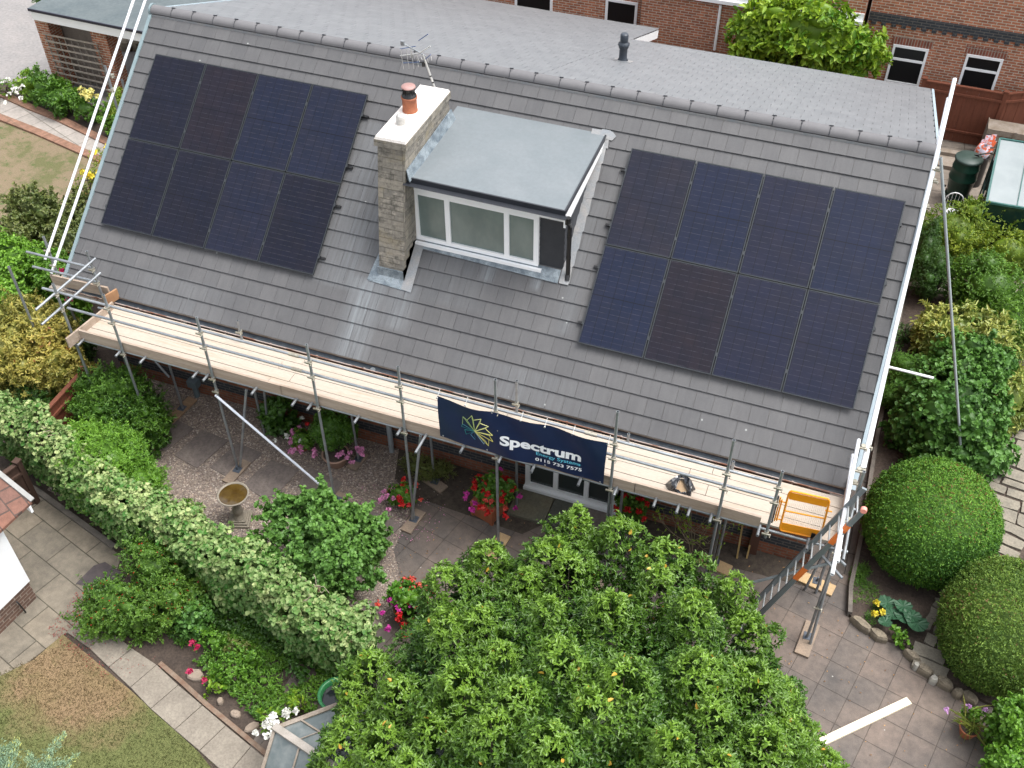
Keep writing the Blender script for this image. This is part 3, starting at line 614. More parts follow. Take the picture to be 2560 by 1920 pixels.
tub('raking_strut',_st,_st+(_sm-_st)*(6.45/(6.5-_sm.z)),mat('pale_galvanised',(.42,.46,.48),(.35,.39,.41),4,.5,.2))
tub('tie_tube',(12.2,2.62,3.02),(13.15,2.62,3.0),M_white_tube)
# transoms
xs=[-1.55,-.72,-.2,.9,1.12,2.1,2.9,3.2,4.1,4.9,5.36,6.05,6.72,7.3,8.1,8.7,9.35,9.72,9.90,10.25,11.0,11.75,12.3]
for i,x in enumerate(xs):
    a=YO-.16 if x not in (5.36,) else YO-.42
    tub('transom',(x,a,2.458),(x,YW-.02 if i%2 else YI+.12,2.458))
for x in (12.33,): 
    tub('transom',(12.0,-1.0,2.33),(12.36,-1.30,2.33)); tub('transom',(12.0,-1.12,2.2),(12.36,-1.45,2.2))
# braces
tub('brace',aty(*K(9,1700,150),YO-.06),aty(*K(10,640,975),YO-.06),mat('bright_steel',(.66,.70,.78),None,rough=.4,metal=.1))
tub('brace',(1.30,YO-.02,.08),aty(*K(9,1945,110),YO-.02)); tub('brace',aty(*K(10,1232,1130),YO-.05),aty(*K(10,1300,470),YO-.05)); tub('brace',(1.34,YI,.0),(1.6,YI,2.4))
tub('brace',aty(*K(12,690,1475),YO-.05),aty(*K(15,1600,300),YO-.05),MATS['pale_galvanised'])
tub('brace',(12.26,-1.26,.03),(12.20,-1.06,2.3)); tub('brace',(12.0,YI,.02),(12.25,YI,2.4))
tub('brace',(8.68,YO-.04,0.05),(8.66,YO-.04,2.4)); tub('brace',(10.42,YI-.05,.02),(10.44,YI-.05,2.4))
tub('brace',(-.75,YI,.9),(-1.7,YI,2.4))
# couplers
def cpl(p,s=.038):
    x,y,z=p; m=MB(); m.tube((x,y,z-.025),(x,y,z+.025),s,8); m.box(x-s-.03,x+s+.03,y-s-.02,y-s+.005,z-.014,z+.014); m.tube((x+s+.02,y-s-.06,z),(x+s+.02,y-s+.02,z),.009,5); return m.build('coupler',M_coupler,sc)
for x,z0,z1 in outer:
    for z in (3.5,3.16,2.41):
        if z<z1 and not (x>11.5 and z>3): cpl((x,YO,z))
for p in ((-1.75,YI,3.35),(-1.75,YI,3.02),(-2.92,.04,3.33),(-2.92,.04,2.98),(-2.92,.04,2.75),(12.2,YO,2.3),(12.25,-.05,3.2),(12.22,-.1,2.9),(12.19,-.4,3.5),(12.19,.1,3.5),(12.27,.25,3.4),(1.22,YO,2.1),(12.25,3.72,6.28),(12.26,3.70,6.08),(12.24,3.3,5.85),(6.63,YI,2.75),(1.25,YI,2.72),(12.2,YO,.95),(-2.93,3.0,5.45),(-2.93,2.9,5.2),(-2.93,3.3,5.0),(12.2,-1.25,3.3)): cpl(p)
# boards
bw=.225; ends=[-1.62,2.25,6.15,9.72,12.18]
for r in range(4):
    y0=-1.085+r*(bw+.011)
    for k in range(4):
        a=ends[k]+(.35*(r%2) if 0<k<4 else 0); b=ends[k+1]+(.35*(r%2) if k+1<4 else 0)
        m=MB(); m.box(a+.004,b-.004,y0,y0+bw,2.484,2.522+.002*((r+k)%2)); m.build('platform_board',M_board,sc)
m=MB(); m.box(-3.1,-1.66,-.12,.10,2.45,2.49); m.box(-3.1,-1.66,.11,.33,2.45,2.49); m.build('platform_board',M_board,sc)
tb=[(-1.60,2.62),(2.60,5.9),(5.9,9.0),(8.98,11.0)]
for k,(a,b) in enumerate(tb):
    m=MB(); y=YO+.028-(.0 if k%2==0 else .0); m.box(a,b-.01,YO+.027,YO+.065,2.44+.01*(k%2),2.665+.01*(k%2)); m.build('toe_board',M_toe,sc)
m=MB(); m.beam((-1.66,-1.40,2.56),(-1.50,-.22,2.56),.038,.225); m.build('toe_board',M_toe,sc)
m=MB(); m.beam((-2.95,-.10,2.72),(-1.62,-.10,2.78),.038,.225); m.build('toe_board',M_toe,sc)
m=MB(); m.beam((-1.62,-.30,2.70),(-1.52,.0,2.70),.038,.225); m.build('toe_board',mat('brown_board_end',(.40,.22,.11),(.3,.16,.08),5,.8),sc)
m=MB(); m.beam((12.19,-1.12,2.62),(12.14,.12,2.62),.038,.225); m.build('toe_board',mat('pinkish_board',(.62,.42,.33),(.5,.33,.25),5,.8),sc)
m=MB()
for x,y,t in ((1.10,2.3,0),): pass
# base plates and sole boards
plates=[(-.67,YI,9,'sole board under the leg beside the drain hopper',.22,.75,0.0,0),(1.27,YO-.08,0,'sole board beneath the crossing legs behind the bird bath',.22,.62,0,1),(3.42,YO-.08,0,'short dark sole board where the long diagonal brace meets the ground',.22,.45,0,1),
 (4.97,YO,0,'grey worn sole board beside the red and pink geraniums',.22,.55,0,1),(4.97,YI,0,'split yellow sole board lying in the soil bed by the wall',.52,.22,-.25,1),(6.64,YO,0,'fresh yellow sole board in front of the square geranium planter',.22,.60,0,2),
 (3.34,YI,0,'grey sole board behind the round planted pot',.22,.45,0,1),(10.40,YI,0,'pale square sole board by the bare twiggy shrub',.60,.24,-.05,2),(12.17,YI+.22,0,'pale sole board under the inner leg behind the ladder',.62,.24,-.08,2),(12.2,YO+.02,0,'pinkish sole board under the front corner leg of the scaffold',.24,.70,0,1),(-.62,YO,0,'sole board half hidden by the dark green shrub',.22,.6,0,0),(8.6,YO,0,'sole board behind the big leafy tree',.22,.6,0,1)]
smats=[M_sole,mat('worn_sole_board',(.36,.27,.20),(.27,.21,.16),4,.85,fine=.3),mat('fresh_sole_board',(.62,.43,.22),(.52,.36,.20),4,.75,fine=.25)]
for x,y,_,lab,wx,wy,rz,mi in plates:
    x0,x1,y0,y1=-wx/2,wx/2,-wy/2,wy/2; c,s=math.cos(rz-.12),math.sin(rz-.12)
    m=MB(); P=[(x+a*c-b*s,y-.04+a*s+b*c) for a,b in ((x0,y0),(x1,y0),(x1,y1),(x0,y1))]
    m.prism(P,.012,.050); o=m.build('sole_board',smats[mi],org=(x,y,0)); tag(o,lab,'sole board','sole boards under the scaffold legs')
    m=MB(); m.prism([(x+a,y+b) for a,b in ((-.075,-.075),(.075,-.075),(.075,.075),(-.075,.075))],.052,.060); m.tube((x,y,.06),(x,y,.16),.019,8); m.build('base_plate',mat('dark_steel',(.06,.075,.10),(.10,.12,.15),9,.5),sc)
# ================================================================ BANNER
def zb(x,y): return (1080+x*460/2212,980+y*460/2212)
YB=YO-.045
bc=[aty(*zb(*q),YB) for q in ((65,45),(2120,600),(2065,1095),(95,535))]
def by(x,z):  # gentle ripples, pulled in at the ties
    return YB-.02-.022*math.sin((x-5.5)*3.1+z*1.5)-.014*math.sin((x-5)*7+z*5)
bn=thing('banner','navy blue company banner with white lettering tied to the outer guard rail','banner',(bc[3].x,YB,bc[3].z))
NX,NZ=64,14
m=MB()
for side in (0,1):
    o=len(m.v)
    for j in range(NZ+1):
        for i in range(NX+1):
            u=i/NX; v=j/NZ; a=bc[3].lerp(bc[2],u); b=bc[0].lerp(bc[1],u); b=b+Vector((0,0,-.038*abs(math.sin(math.pi*u*3.0))**1.0*(1 if u<.66 else .25))); p=a.lerp(b,v)
            m.v.append((p.x,by(p.x,p.z)+side*.003,p.z))
    for j in range(NZ):
        for i in range(NX):
            q=[o+j*(NX+1)+i,o+j*(NX+1)+i+1,o+(j+1)*(NX+1)+i+1,o+(j+1)*(NX+1)+i]; m.face(q if side==0 else q[::-1],.5,True)
m.build('fabric',mat('navy_pvc_fabric',(.012,.022,.068),(.018,.030,.085),2,.38),bn)
m=MB()
for u in (.0,.17,.33,.5,.64,.8,1.0):
    b=bc[0].lerp(bc[1],u); m.tube((b.x,YB-.02,b.z-.03),(b.x,YO+.06,b.z+.05),.006,5); m.tube((b.x,YB-.03,b.z-.03),(b.x,YB-.015,b.z-.03),.016,8)
for u in (.02,.3,.65,.98): b=bc[3].lerp(bc[2],u); m.tube((b.x,by(b.x,b.z+.03)-.006,b.z+.03),(b.x,by(b.x,b.z+.03)+.004,b.z+.03),.014,8)
m.build('cable_tie',mat('pale_metal',(.62,.62,.60)),bn)
def lettering(txt,p0,p1,h,m,off=0,name='lettering',shear=0):
    """text whose baseline runs from pixel p0 to p1 on the banner"""
    a=aty(*zb(*p0),YB); b=aty(*zb(*p1),YB); cu=bpy.data.curves.new('t','FONT'); cu.body=txt; cu.size=1; cu.offset=off; cu.resolution_u=4
    ob=bpy.data.objects.new('t',cu); COL.objects.link(ob); dg=bpy.context.evaluated_depsgraph_get(); me=bpy.data.meshes.new_from_object(ob.evaluated_get(dg)); bpy.data.objects.remove(ob)
    xs_=[v.co.x for v in me.vertices]; w=max(xs_)-min(xs_); x0=min(xs_); hh=.73; d=(b-a)
    import bmesh
    bm=bmesh.new(); bm.from_mesh(me); bmesh.ops.subdivide_edges(bm,edges=[e for e in bm.edges if e.calc_length()>.12],cuts=2); bmesh.ops.triangulate(bm,faces=bm.faces)
    bm.to_mesh(me); bm.free()
    V=[];
    for v in me.vertices:
        u=(v.co.x-x0)/w; p=a+d*u+Vector((0,0,v.co.y/hh*h)); V.append((p.x,by(p.x,p.z)-.006,p.z))
    r=MB(); r.v=V
    for f in me.polygons: r.face(f.vertices)
    o=r.build(name,m,bn); return o
M_let=mat('white_print',(.92,.93,.95),None,rough=.4); M_cyan=mat('cyan_print',(.16,.62,.82),None,rough=.4)
lettering('Spectrum',(830,600),(1792,832),.205,M_let,.038)
lettering('Energy Systems',(1252,750),(1785,890),.078,M_cyan,.006)
lettering('0115 733 7575',(1243,818),(1800,952),.072,M_let,.022)
# starburst emblem
C0=(520,460); tips=[(360,402),(378,285),(492,260),(606,295),(695,385),(745,490),(748,570),(690,630),(632,610),(525,562),(418,495)]
nots=[(372,375),(428,325),(510,315),(592,345),(655,408),(700,490),(698,545),(655,575),(590,560),(470,500),(400,440)]
def gp(q): p=aty(*zb(*q),YB); return Vector((p.x,by(p.x,p.z)-.007,p.z))
cols=[(.05,.28,.30),(.35,.50,.20),(.55,.68,.25),(.72,.76,.30),(.75,.75,.32),(.72,.70,.22),(.70,.62,.15),(.72,.66,.2),(.30,.45,.55),(.10,.30,.45),(.04,.30,.30)]
for i,t in enumerate(tips):
    m=MB(); a=nots[i-1] if i>0 else nots[-1]; b=nots[i]; c=gp(C0)
    for p,q in ((c,gp(b)),(gp(b),gp(t)),(gp(t),c.lerp(gp(t),.0)),(gp(t),gp(a) if i not in (0,9,10) else c)):
        if (p-q).length>.01: m.tube(p,q,.0055 if i not in (0,9,10) else .004,5)
    m.build('emblem_ray',mat('emblem_print_%d'%i,cols[i],None,rough=.4),bn)
# ================================================================ LADDER
lad=thing('ladder','grey aluminium ladder with orange bands leaning on the right end of the scaffold','ladder',(11.03,-1.45,0))
t1,t2=Vector((12.26,-1.22,4.0)),Vector((12.30,-1.62,4.0)); b1,b2=Vector((11.03,-1.22,.02)),Vector((11.05,-1.62,.02))
M_lad=mat('grey_ladder_aluminium',(.22,.255,.275),(.27,.30,.32),4,.4,.5)
for a,b in ((b1,t1),(b2,t2)): m=MB(); m.beam(a,b,.035,.075,up=(1,0,0)); m.build('stile',M_lad,lad)
for k in range(15):
    f=.06+k*.064; m=MB(); m.tube(b1.lerp(t1,f),b2.lerp(t2,f),.014,8); m.build('rung',mat('pale_rung',(.50,.52,.52),None,rough=.35,metal=.5),lad)
for (a,b),fs in (((b2,t2),((.78,.84),(.86,.90),(.52,.60))),):
    for f0,f1 in fs: m=MB(); m.beam(a.lerp(b,f0),a.lerp(b,f1),.040,.081,up=(1,0,0)); m.build('orange_band',mat('orange_label',(.70,.17,.03),None,rough=.5),lad)
m=MB(); m.tube(t2-Vector((.0,.03,0)),t2+Vector((0,.03,0)),.045,12); m.build('end_cap',mat('salmon_cap',(.80,.30,.24),None,rough=.5),lad)
# ================================================================ ORANGE GATE
def zg(x,y): return K(12,x,y)
gt=thing('safety_gate','orange mesh safety gate standing at the right end of the scaffold platform','gate',(11.5,-1.0,2.52))
Zp=2.56
G=[aty(*zg(*q),-1.115) for q in ((360,905),(680,975),(600,1285),(278,1215))]
def gpt(u,v): return G[3].lerp(G[2],u).lerp(G[0].lerp(G[1],u),v)
m=MB(); rim=[]
for cx,cy,a0 in ((.93,.90,0),(.07,.90,90),(.07,.10,180),(.93,.10,270)):
    for k in range(5): t=R_(a0+k*22.5); rim.append(gpt(cx+.07*math.cos(t),cy+.10*math.sin(t)))
m.path(rim+[rim[0]],.016,8); m.path([gpt(0.02,.5),gpt(.98,.52)],.013,8); m.path([gpt(-.12,.75),gpt(-.12,.22)],.012,8); m.path([gpt(-.17,.8),gpt(-.17,.2)],.012,8)
for v in (.26,.7): m.path([gpt(-.17,v),gpt(0,v)],.010,6)
m.path([gpt(.95,.72),gpt(1.12,.72)],.012,6); m.build('frame',M_orange,gt)
m=MB(); 
for v0,v1 in ((.02,.20),(.80,.985)):
    m=MB(); m.hexa([gpt(.035,v0)+Vector((0,.004,0)),gpt(.965,v0)+Vector((0,.004,0)),gpt(.985,v1 if v1<.5 else v1-.02)+Vector((0,.004,0)),gpt(.015,v1 if v1<.5 else v1-.02)+Vector((0,.004,0)),gpt(.035,v0)-Vector((0,.004,0)),gpt(.965,v0)-Vector((0,.004,0)),gpt(.985,v1 if v1<.5 else v1-.02)-Vector((0,.004,0)),gpt(.015,v1 if v1<.5 else v1-.02)-Vector((0,.004,0))]); m.build('kick_panel',M_orange,gt)
m=MB()
for k in range(1,22): m.tube(gpt(k/22,.2),gpt(k/22,.8),.0022,4)
m.build('wire_mesh',mat('pale_wire',(.70,.62,.48),None,rough=.4),gt)
m=MB(); m.path([gpt(-.22,.82),gpt(-.22,.14)],.012,8); m.build('hinge_bar',M_anth,gt); m=MB(); q=gpt(.82,.02); m.box(q.x-.03,q.x+.03,q.y-.03,q.y-.01,q.z-.02,q.z+.09); m.build('latch',M_black,gt)
# ================================================================ BLACK BAG
def zz(x,y): return (1540+x*600/2212,1150+y*600/2212)
bz=2.53; bcn=atz(*zz(595,300),bz); bag=thing('bin_bag','crumpled black plastic bag lying open on the pale platform boards','bag',(bcn.x,bcn.y,bz))
ro=[(455,220),(490,190),(560,165),(620,165),(680,190),(735,270),(700,290),(690,365),(640,372),(560,345),(505,300),(480,265)]
ri=[(545,300),(550,270),(570,220),(598,175),(622,190),(640,240),(668,300),(662,325),(630,318),(600,312),(570,305),(552,302)]
m=MB(); po=[atz(*zz(*q),bz+.01) for q in ro]; pi=[atz(*zz(*q),bz+.03) for q in ri]; n=12; rings=4; o=0
for k in range(rings+1):
    f=k/rings
    for i in range(n*2):
        a0=po[(i//2)%n].lerp(po[(i//2+1)%n],.5*(i%2)); a1=pi[(i//2)%n].lerp(pi[(i//2+1)%n],.5*(i%2)); p=a0.lerp(a1,f)
        h=.11*math.sin(math.pi*min(f,.85))*(.6+.8*random.random()) ; m.v.append((p.x,p.y,p.z+h))
N2=n*2
for k in range(rings):
    for i in range(N2): j=(i+1)%N2; m.face((k*N2+i,k*N2+j,(k+1)*N2+j,(k+1)*N2+i),.5,False)
m.build('bag_sheet',mat('black_bin_liner',(.02,.022,.026),(.035,.038,.045),9,.22,spec=.8),bag)
m=MB(); m.prism([(p.x,p.y) for p in pi][::-1],bz,bz+.006); m.build('bag_lining',mat('tan_timber_inside',(.42,.30,.18),(.30,.2,.12),6,.8),bag)
# stakes and plank
for k,(a,b) in enumerate((((1115,905),(1165,610)),((1205,905),(1270,640)),((1275,865),(1330,680)))):
    p=atz(*zz(*a),0.0); q=aty(*zz(*b),p.y+.28); st_=MB(); st_.beam(p,p+(q-p)*1.05,.045,.03,up=(1,0,0)); o=st_.build('timber_batten',mat('yellow_pine_batten',(.40,.27,.10),(.30,.2,.08),5,.7),org=p)
    tag(o,['left yellow timber batten propped under the platform','middle and longest yellow timber batten propped under the platform','right short yellow timber batten propped under the platform'][k],'batten','yellow battens leaning under the scaffold')
a=atz(*K(16,575,1470),.04); b=atz(*K(16,1305,1125),.04); m=MB(); m.beam((a.x,a.y,.026),(b.x,b.y,.026),.125,.045); o=m.build('plank',M_pale,org=(a.x,a.y,0)); tag(o,'clean pale timber plank lying on the patio slabs','plank')
# ================================================================ GROUND
def poly(pts,z): return [(p.x,p.y,z) for p in [atz(x,y,z) for x,y in pts]]
M_soil=mat('garden_soil',(0.094,0.069,0.053),(0.056,0.041,0.033),3,.95,bmp=.02,fine=.6)
m=MB(); m.quad([(-160,-120,-.012),(160,-120,-.012),(160,220,-.012),(-160,220,-.012)]); struct('ground',m,M_soil)
def slabextra(n,v,c):
    c=mixc(n,.75,c,mixc(n,ramp(n,noise(n,v,.9,5,.65),.35,.65),(.62,.64,.67),(1.28,1.18,1.10)),'MULTIPLY')
    g=ramp(n,noise(n,v,3.2,6,.75),.62,.72); c=mixc(n,math_(n,'MULTIPLY',g,.22),c,(.30,.27,.22))
    vo=n.nodes.new('ShaderNodeTexVoronoi'); n.links.new(v,vo.inputs[0]); vo.inputs['Scale'].default_value=3.1
    return mixc(n,math_(n,'MULTIPLY',math_(n,'LESS_THAN',vo.outputs['Distance'],.04),.7),c,(.5,.48,.45))
M_patio=brickmat('patio_slabs',(.190,.158,.138),(.160,.143,.131),(.100,.085,.072),.485,.52,.006,'Object',R_(13.5),0,extra=slabextra,rough=.85,var=.5)
m=MB(); m.quad([(4.4,-9,0),(16,-9,0),(16,-1.2,0),(12.75,.35,0),(12.75,.4,0),(4.4,.40,0)]); struct('patio',m,M_patio)
m=MB(); m.quad([(11.9,.41,0.001),(12.72,.40,.001),(12.70,9,.001),(11.9,9,.001)]); struct('side_path',m,brickmat('side_path_concrete',(0.130,0.111,0.098),(0.111,0.094,0.085),(0.046,0.039,0.034),.9,.9,.01,'Object',0,0))
# gravel
def gravelmat():
    m,n,b,o=nt('pea_gravel'); v=coord(n,'Object'); x=n.nodes.new('ShaderNodeTexVoronoi'); n.links.new(v,x.inputs[0]); x.inputs['Scale'].default_value=42
    sx=n.nodes.new('ShaderNodeSeparateColor'); n.links.new(x.outputs['Color'],sx.inputs[0])
    cr=n.nodes.new('ShaderNodeValToRGB'); n.links.new(sx.outputs[0],cr.inputs[0]); e=cr.color_ramp.elements; e[0].color=(.12,.09,.082,1); e[1].color=(.225,.19,.16,1); e[1].position=.6
    q=e.new(.88); q.color=(.33,.26,.20,1); q=e.new(.96); q.color=(.45,.40,.35,1)
    c=mixc(n,.55,cr.outputs[0],mixc(n,ramp(n,noise(n,v,1.3,4),.3,.7),(.72,.7,.72),(1.15,1.12,1.1)),'MULTIPLY')
    dd=ramp(n,x.outputs['Distance'],.0,.9); c=mixc(n,.0,c,dd); n.links.new(c,b.inputs['Base Color']); b.inputs['Roughness'].default_value=.8
    bump(n,b,math_(n,'SUBTRACT',1,x.outputs['Distance']),.012); return m
m=MB(); m.quad([(-1.9,-2.9,.004),(-.4,-3.15,.004),(4.9,-4.6,.004),(5.6,-2.9,.004),(4.9,-1.9,.004),(4.75,-.5,.004),(4.6,.39,.004),(-1.9,.39,.004)]); struct('gravel',m,gravelmat())
# loose pebbles scattered on the gravel
m=MB()
for i in range(2600):
    x,y=random.uniform(-1.3,5.2),random.uniform(-3.6,.3)
    if y<-2.9-(x+.4)*.29+.2: continue
    r=random.uniform(.006,.014); a=random.random()*3
    m.ell((x,y,.008),(r,r*.7,r*.6),5,3,random.random())
mp,n_,b_,o_=nt('loose_pebble_stone'); cr=n_.nodes.new('ShaderNodeValToRGB'); n_.links.new(attr_tone(n_),cr.inputs[0]); e=cr.color_ramp.elements; e[0].color=(.10,.075,.07,1); e[1].color=(.42,.36,.31,1); q=e.new(.6); q.color=(.24,.15,.12,1); n_.links.new(cr.outputs[0],b_.inputs['Base Color'])
o=m.build('loose_pebbles',mp); tag(o,'loose brown and grey pebbles over the gravel','pebbles',kind='stuff')
# stepping slabs
M_step=mat('dark_damp_slab',(0.155,0.128,0.119),(0.236,0.196,0.173),2.6,.8,fine=.5,bmp=.003,edge=(.3,.7))
def zc2(x,y): return (180+x*580/2187,820+y*580/2187)
sl=[('darkest damp stepping slab beside the dark green shrub',[(880,1160),(735,1080),(980,860),(1150,950)]),('square stepping slab second from the shrub in the gravel',[(1175,1320),(965,1200),(1230,960),(1480,1060)]),('stepping slab under the crossing scaffold legs',[(1500,1425),(1300,1310),(1560,1080),(1800,1180)]),('stepping slab right of the bird bath',[(1900,1600),(1620,1500),(1880,1240),(2140,1340)])]
for lab,q in sl:
    P=[atz(*zc2(*p),.02) for p in q]; m=MB(); m.prism([(p.x,p.y) for p in P],-.01,.022); o=m.build('stepping_slab',M_step,org=(P[0].x,P[0].y,0)); tag(o,lab,'paving slab','stepping slabs in the gravel')
sl2=[('dark slab at the foot of the long diagonal brace',[(560,1010),(240,900),(420,760),(640,860)]),('slab under the round leafed shrub',[(330,1130),(140,1020),(60,1140),(220,1250)]),('brown slab in front of the red and pink geraniums',[(1130,1230),(790,1080),(930,960),(1300,1100)])]
sl2=[('dark slab by the foot of the long diagonal brace',[(580,1010),(330,860),(430,720),(680,840)]),('narrow slab beside the short sole board',[(700,1180),(560,1060),(640,980),(800,1050)]),('wide slab left of the grey worn sole board',[(1000,1330),(780,1190),(900,1060),(1160,1170)]),('dark slab left of the pink geranium pot',[(80,980),(-100,860),(40,720),(250,800)])]
for lab,q in sl2:
    P=[atz(*K(10,*p),.02) for p in q]; m=MB(); m.prism([(p.x,p.y) for p in P],-.01,.02); o=m.build('stepping_slab',M_step,org=(P[0].x,P[0].y,0)); tag(o,lab,'paving slab','stepping slabs in the gravel')
# door slabs
M_yslab=mat('mossy_sandstone_slab',(0.221,0.195,0.130),(0.156,0.150,0.111),2.5,.85,fine=.4)
for k,(u0,u1) in enumerate(((dx0-.1,dx0+.62),(dx0+.63,dx0+1.25),(dx0+1.26,dx1+.1))):
    m=MB(); m.box(u0,u1-.01,-.42,YW-.17,.0,.06+.002*k); o=m.build('door_step_slab',[M_yslab,mat('green_grey_slab',(.13,.135,.11),(.10,.10,.085),2.5,.85,fine=.4),M_step][k],org=(u0,-.3,0)); tag(o,['yellowish step slab at the left below the white patio door','green grey step slab in the middle below the patio door','dark step slab at the right below the patio door'][k],'paving slab','step slabs below the patio door')
m=MB(); m.quad([(4.6,-.62,.006),(6.95,-.75,.006),(7.2,-.45,.006),(7.2,.38,.006),(3.95,.38,.006),(4.2,-.35,.006)]); m.quad([(9.0,-.2,.006),(12,-.1,.006),(12,.38,.006),(9.0,.38,.006)]); struct('soil_bed',m,mat('dark_mulch',(0.098,0.078,0.058),(0.052,0.039,0.031),9,.95,fine=.6))
# right hand raised bed
m=MB(); edge=[(12.78,9),(12.75,5),(12.73,3.9),(12.76,1.3),(12.73,.1),(12.79,-.46),(13.2,-.73),(13.71,-.74),(14.01,-1.09),(14.31,-1.28),(14.86,-1.31),(15.6,-1.5),(30,-1.5),(30,11),(12.78,11)]
m.prism(edge,-.02,.07); struct('raised_bed',m,M_soil)
m=MB(); 
for (x0,y0),(x1,y1) in zip(edge[:5],edge[1:6]): m.beam((x0,y0,.06),(x1,y1,.06),.07,.16)
o=m.build('concrete_edging',mat('edging_concrete',(.20,.175,.15),(.13,.115,.10),6,.9,fine=.3)); tag(o,'thin grey concrete edging between the side path and the planted bed','edging')
M_rock=mat('sandstone_rock',(.30,.25,.18),(.19,.16,.12),5,.9,bmp=.01,fine=.4)
def rock(c,r,m_,rot=0,seed=0,flat=.5):
    random.seed(seed); m=MB(); o=0; n=9
    pts=[]
    for i in range(n):
        t=6.283*i/n; q=random.uniform(.8,1.12); pts.append((r[0]*q*math.cos(t),r[1]*q*math.sin(t)))
    cs,sn=math.cos(rot),math.sin(rot)
    for f,z in ((1,-.05),(1.02,r[2]*.55),(.82,r[2]*.95),(.35,r[2]*1.02)):
        for x,y in pts: m.v.append((c[0]+(x*cs-y*sn)*f,c[1]+(x*sn+y*cs)*f,c[2]+z+random.uniform(-.008,.008)))
    for k in range(3):
        for i in range(n): j=(i+1)%n; m.face((k*n+i,k*n+j,(k+1)*n+j,(k+1)*n+i),.5)
    m.face([3*n+i for i in range(n)]); return m
rk=[(930,520,.20,.08,'long buff edging rock nearest the yellow flowers'),(1060,600,.17,.09,'chunky tan edging rock beside the small green seedling'),(1330,770,.17,.07,'brown edging rock at the start of the stone path'),(1430,880,.15,.08,'grey brown edging rock below the long path stone'),(1500,955,.07,.07,'small white edging rock by the clipped bush'),(1590,985,.15,.09,'grey edging rock against the clipped bush'),(1360,850,.05,.05,'tiny pale edging stone in the kerb gap'),(1690,1060,.09,.08,'light grey edging rock half under the clipped bush'),(1780,1100,.16,.09,'dark edging rock nearest the terracotta pot')]
for i,(x,y,a,b,lab) in enumerate(rk):
    p=atz(*K(16,x,y),.1); o=rock((p.x,p.y,.02),(a,b,.14),M_rock,R_(-25),i+5).build('edging_rock',mat('pale_rock',(.5,.48,.42),(.38,.36,.32),6,.9) if i in (4,6) else M_rock,org=(p.x,p.y,0)); tag(o,lab,'rock','edging rocks along the raised bed')
random.seed(11)
# crazy stone path
M_crazy=mat('york_stone',(0.312,0.276,0.216),(0.204,0.186,0.150),3.5,.9,bmp=.006,fine=.4,edge=(.3,.7))
pc_=[(D(2215,880)),D(2195,1010),D(2165,1130),D(2115,1235),D(2058,1310),D(2022,1385),D(2000,1455)]
pw=[atz(x,y,.09) for x,y in pc_]
m=MB()
def catm(ps,k=12):
    out=[]
    for i in range(len(ps)-1):
        for j in range(k): out.append(ps[i].lerp(ps[i+1],j/k))
    return out+[ps[-1]]
L=catm(pw,40); acc=[0]
for a,b in zip(L[:-1],L[1:]): acc.append(acc[-1]+(b-a).length)
def at_s(s):
    for i in range(len(acc)-1):
        if acc[i+1]>=s: 
            d=(L[i+1]-L[i]).normalized(); return L[i],Vector((d.y,-d.x,0))
    return L[-1],Vector((1,0,0))
s=0; row=0
while s<acc[-1]-.2:
    h=random.uniform(.20,.34); wd=.5 if s<acc[-1]*.62 else .32; cuts=sorted([-wd,wd]+[random.uniform(-.3,.3)]+([random.uniform(-.1,.5)] if random.random()<.3 else []))
    for a,b in zip(cuts[:-1],cuts[1:]):
        if b-a<.14: continue
        g=.018; P=[]
        for sv,wv in ((s+g,a+g),(s+g,b-g),(s+h*.5,b-g*1.3),(s+h-g,b-g),(s+h-g,(a+b)/2),(s+h-g,a+g),(s+h*.5,a+g)):
            c,r=at_s(sv+random.uniform(-.02,.02)); q=c+r*(wv+random.uniform(-.02,.02)); P.append((q.x,q.y))
        zt=.095+random.uniform(0,.02); m.prism(P,.04,zt,random.random())
    s+=h
struct('stone_path',m,M_crazy)
# ---------------- left neighbour side: slab terrace, path, lawn
nb=brickmat('old_concrete_slabs',(0.248,0.215,0.171),(0.204,0.182,0.149),(0.094,0.083,0.061),.84,.545,.010,'Object',R_(16.5),.5,extra=lambda n,v,c: mixc(n,.8,c,mixc(n,ramp(n,noise(n,v,2.2,6,.7),.3,.68),(.62,.62,.60),(1.2,1.18,1.12)),'MULTIPLY'),rough=.9,var=.4)
LC=atz(*D(165,1475),0)
def drymask(x,y): return math.hypot((x-LC.x)/1.25,(y-LC.y)/.85)
def lawnmat2():
    m=lawnmat('lawn_dry_centre',(.25,.170,.095),(.235,.165,.085),(.16,.13,.055)); n=m.node_tree; b=[q for q in n.nodes if q.type=='BSDF_PRINCIPLED'][0]; old=b.inputs['Base Color'].links[0].from_socket
    tc=n.nodes.new('ShaderNodeTexCoord'); sx=n.nodes.new('ShaderNodeSeparateXYZ'); n.links.new(tc.outputs['Object'],sx.inputs[0])
    dx=math_(n,'DIVIDE',math_(n,'SUBTRACT',sx.outputs[0],LC.x),1.25); dy=math_(n,'DIVIDE',math_(n,'SUBTRACT',sx.outputs[1],LC.y),.85)
    r=math_(n,'SQRT',math_(n,'ADD',math_(n,'MULTIPLY',dx,dx),math_(n,'MULTIPLY',dy,dy))); r=math_(n,'ADD',r,math_(n,'MULTIPLY',math_(n,'SUBTRACT',noise(n,tc.outputs['Object'],1.8,6,.7),.5),1.5))
    g=mixc(n,ramp(n,noise(n,tc.outputs['Object'],30,4,.8),.3,.7),(.07,.09,.022),(.17,.18,.06)); c=mixc(n,ramp(n,r,.65,1.3),old,g); n.links.new(c,b.inputs['Base Color']); return m
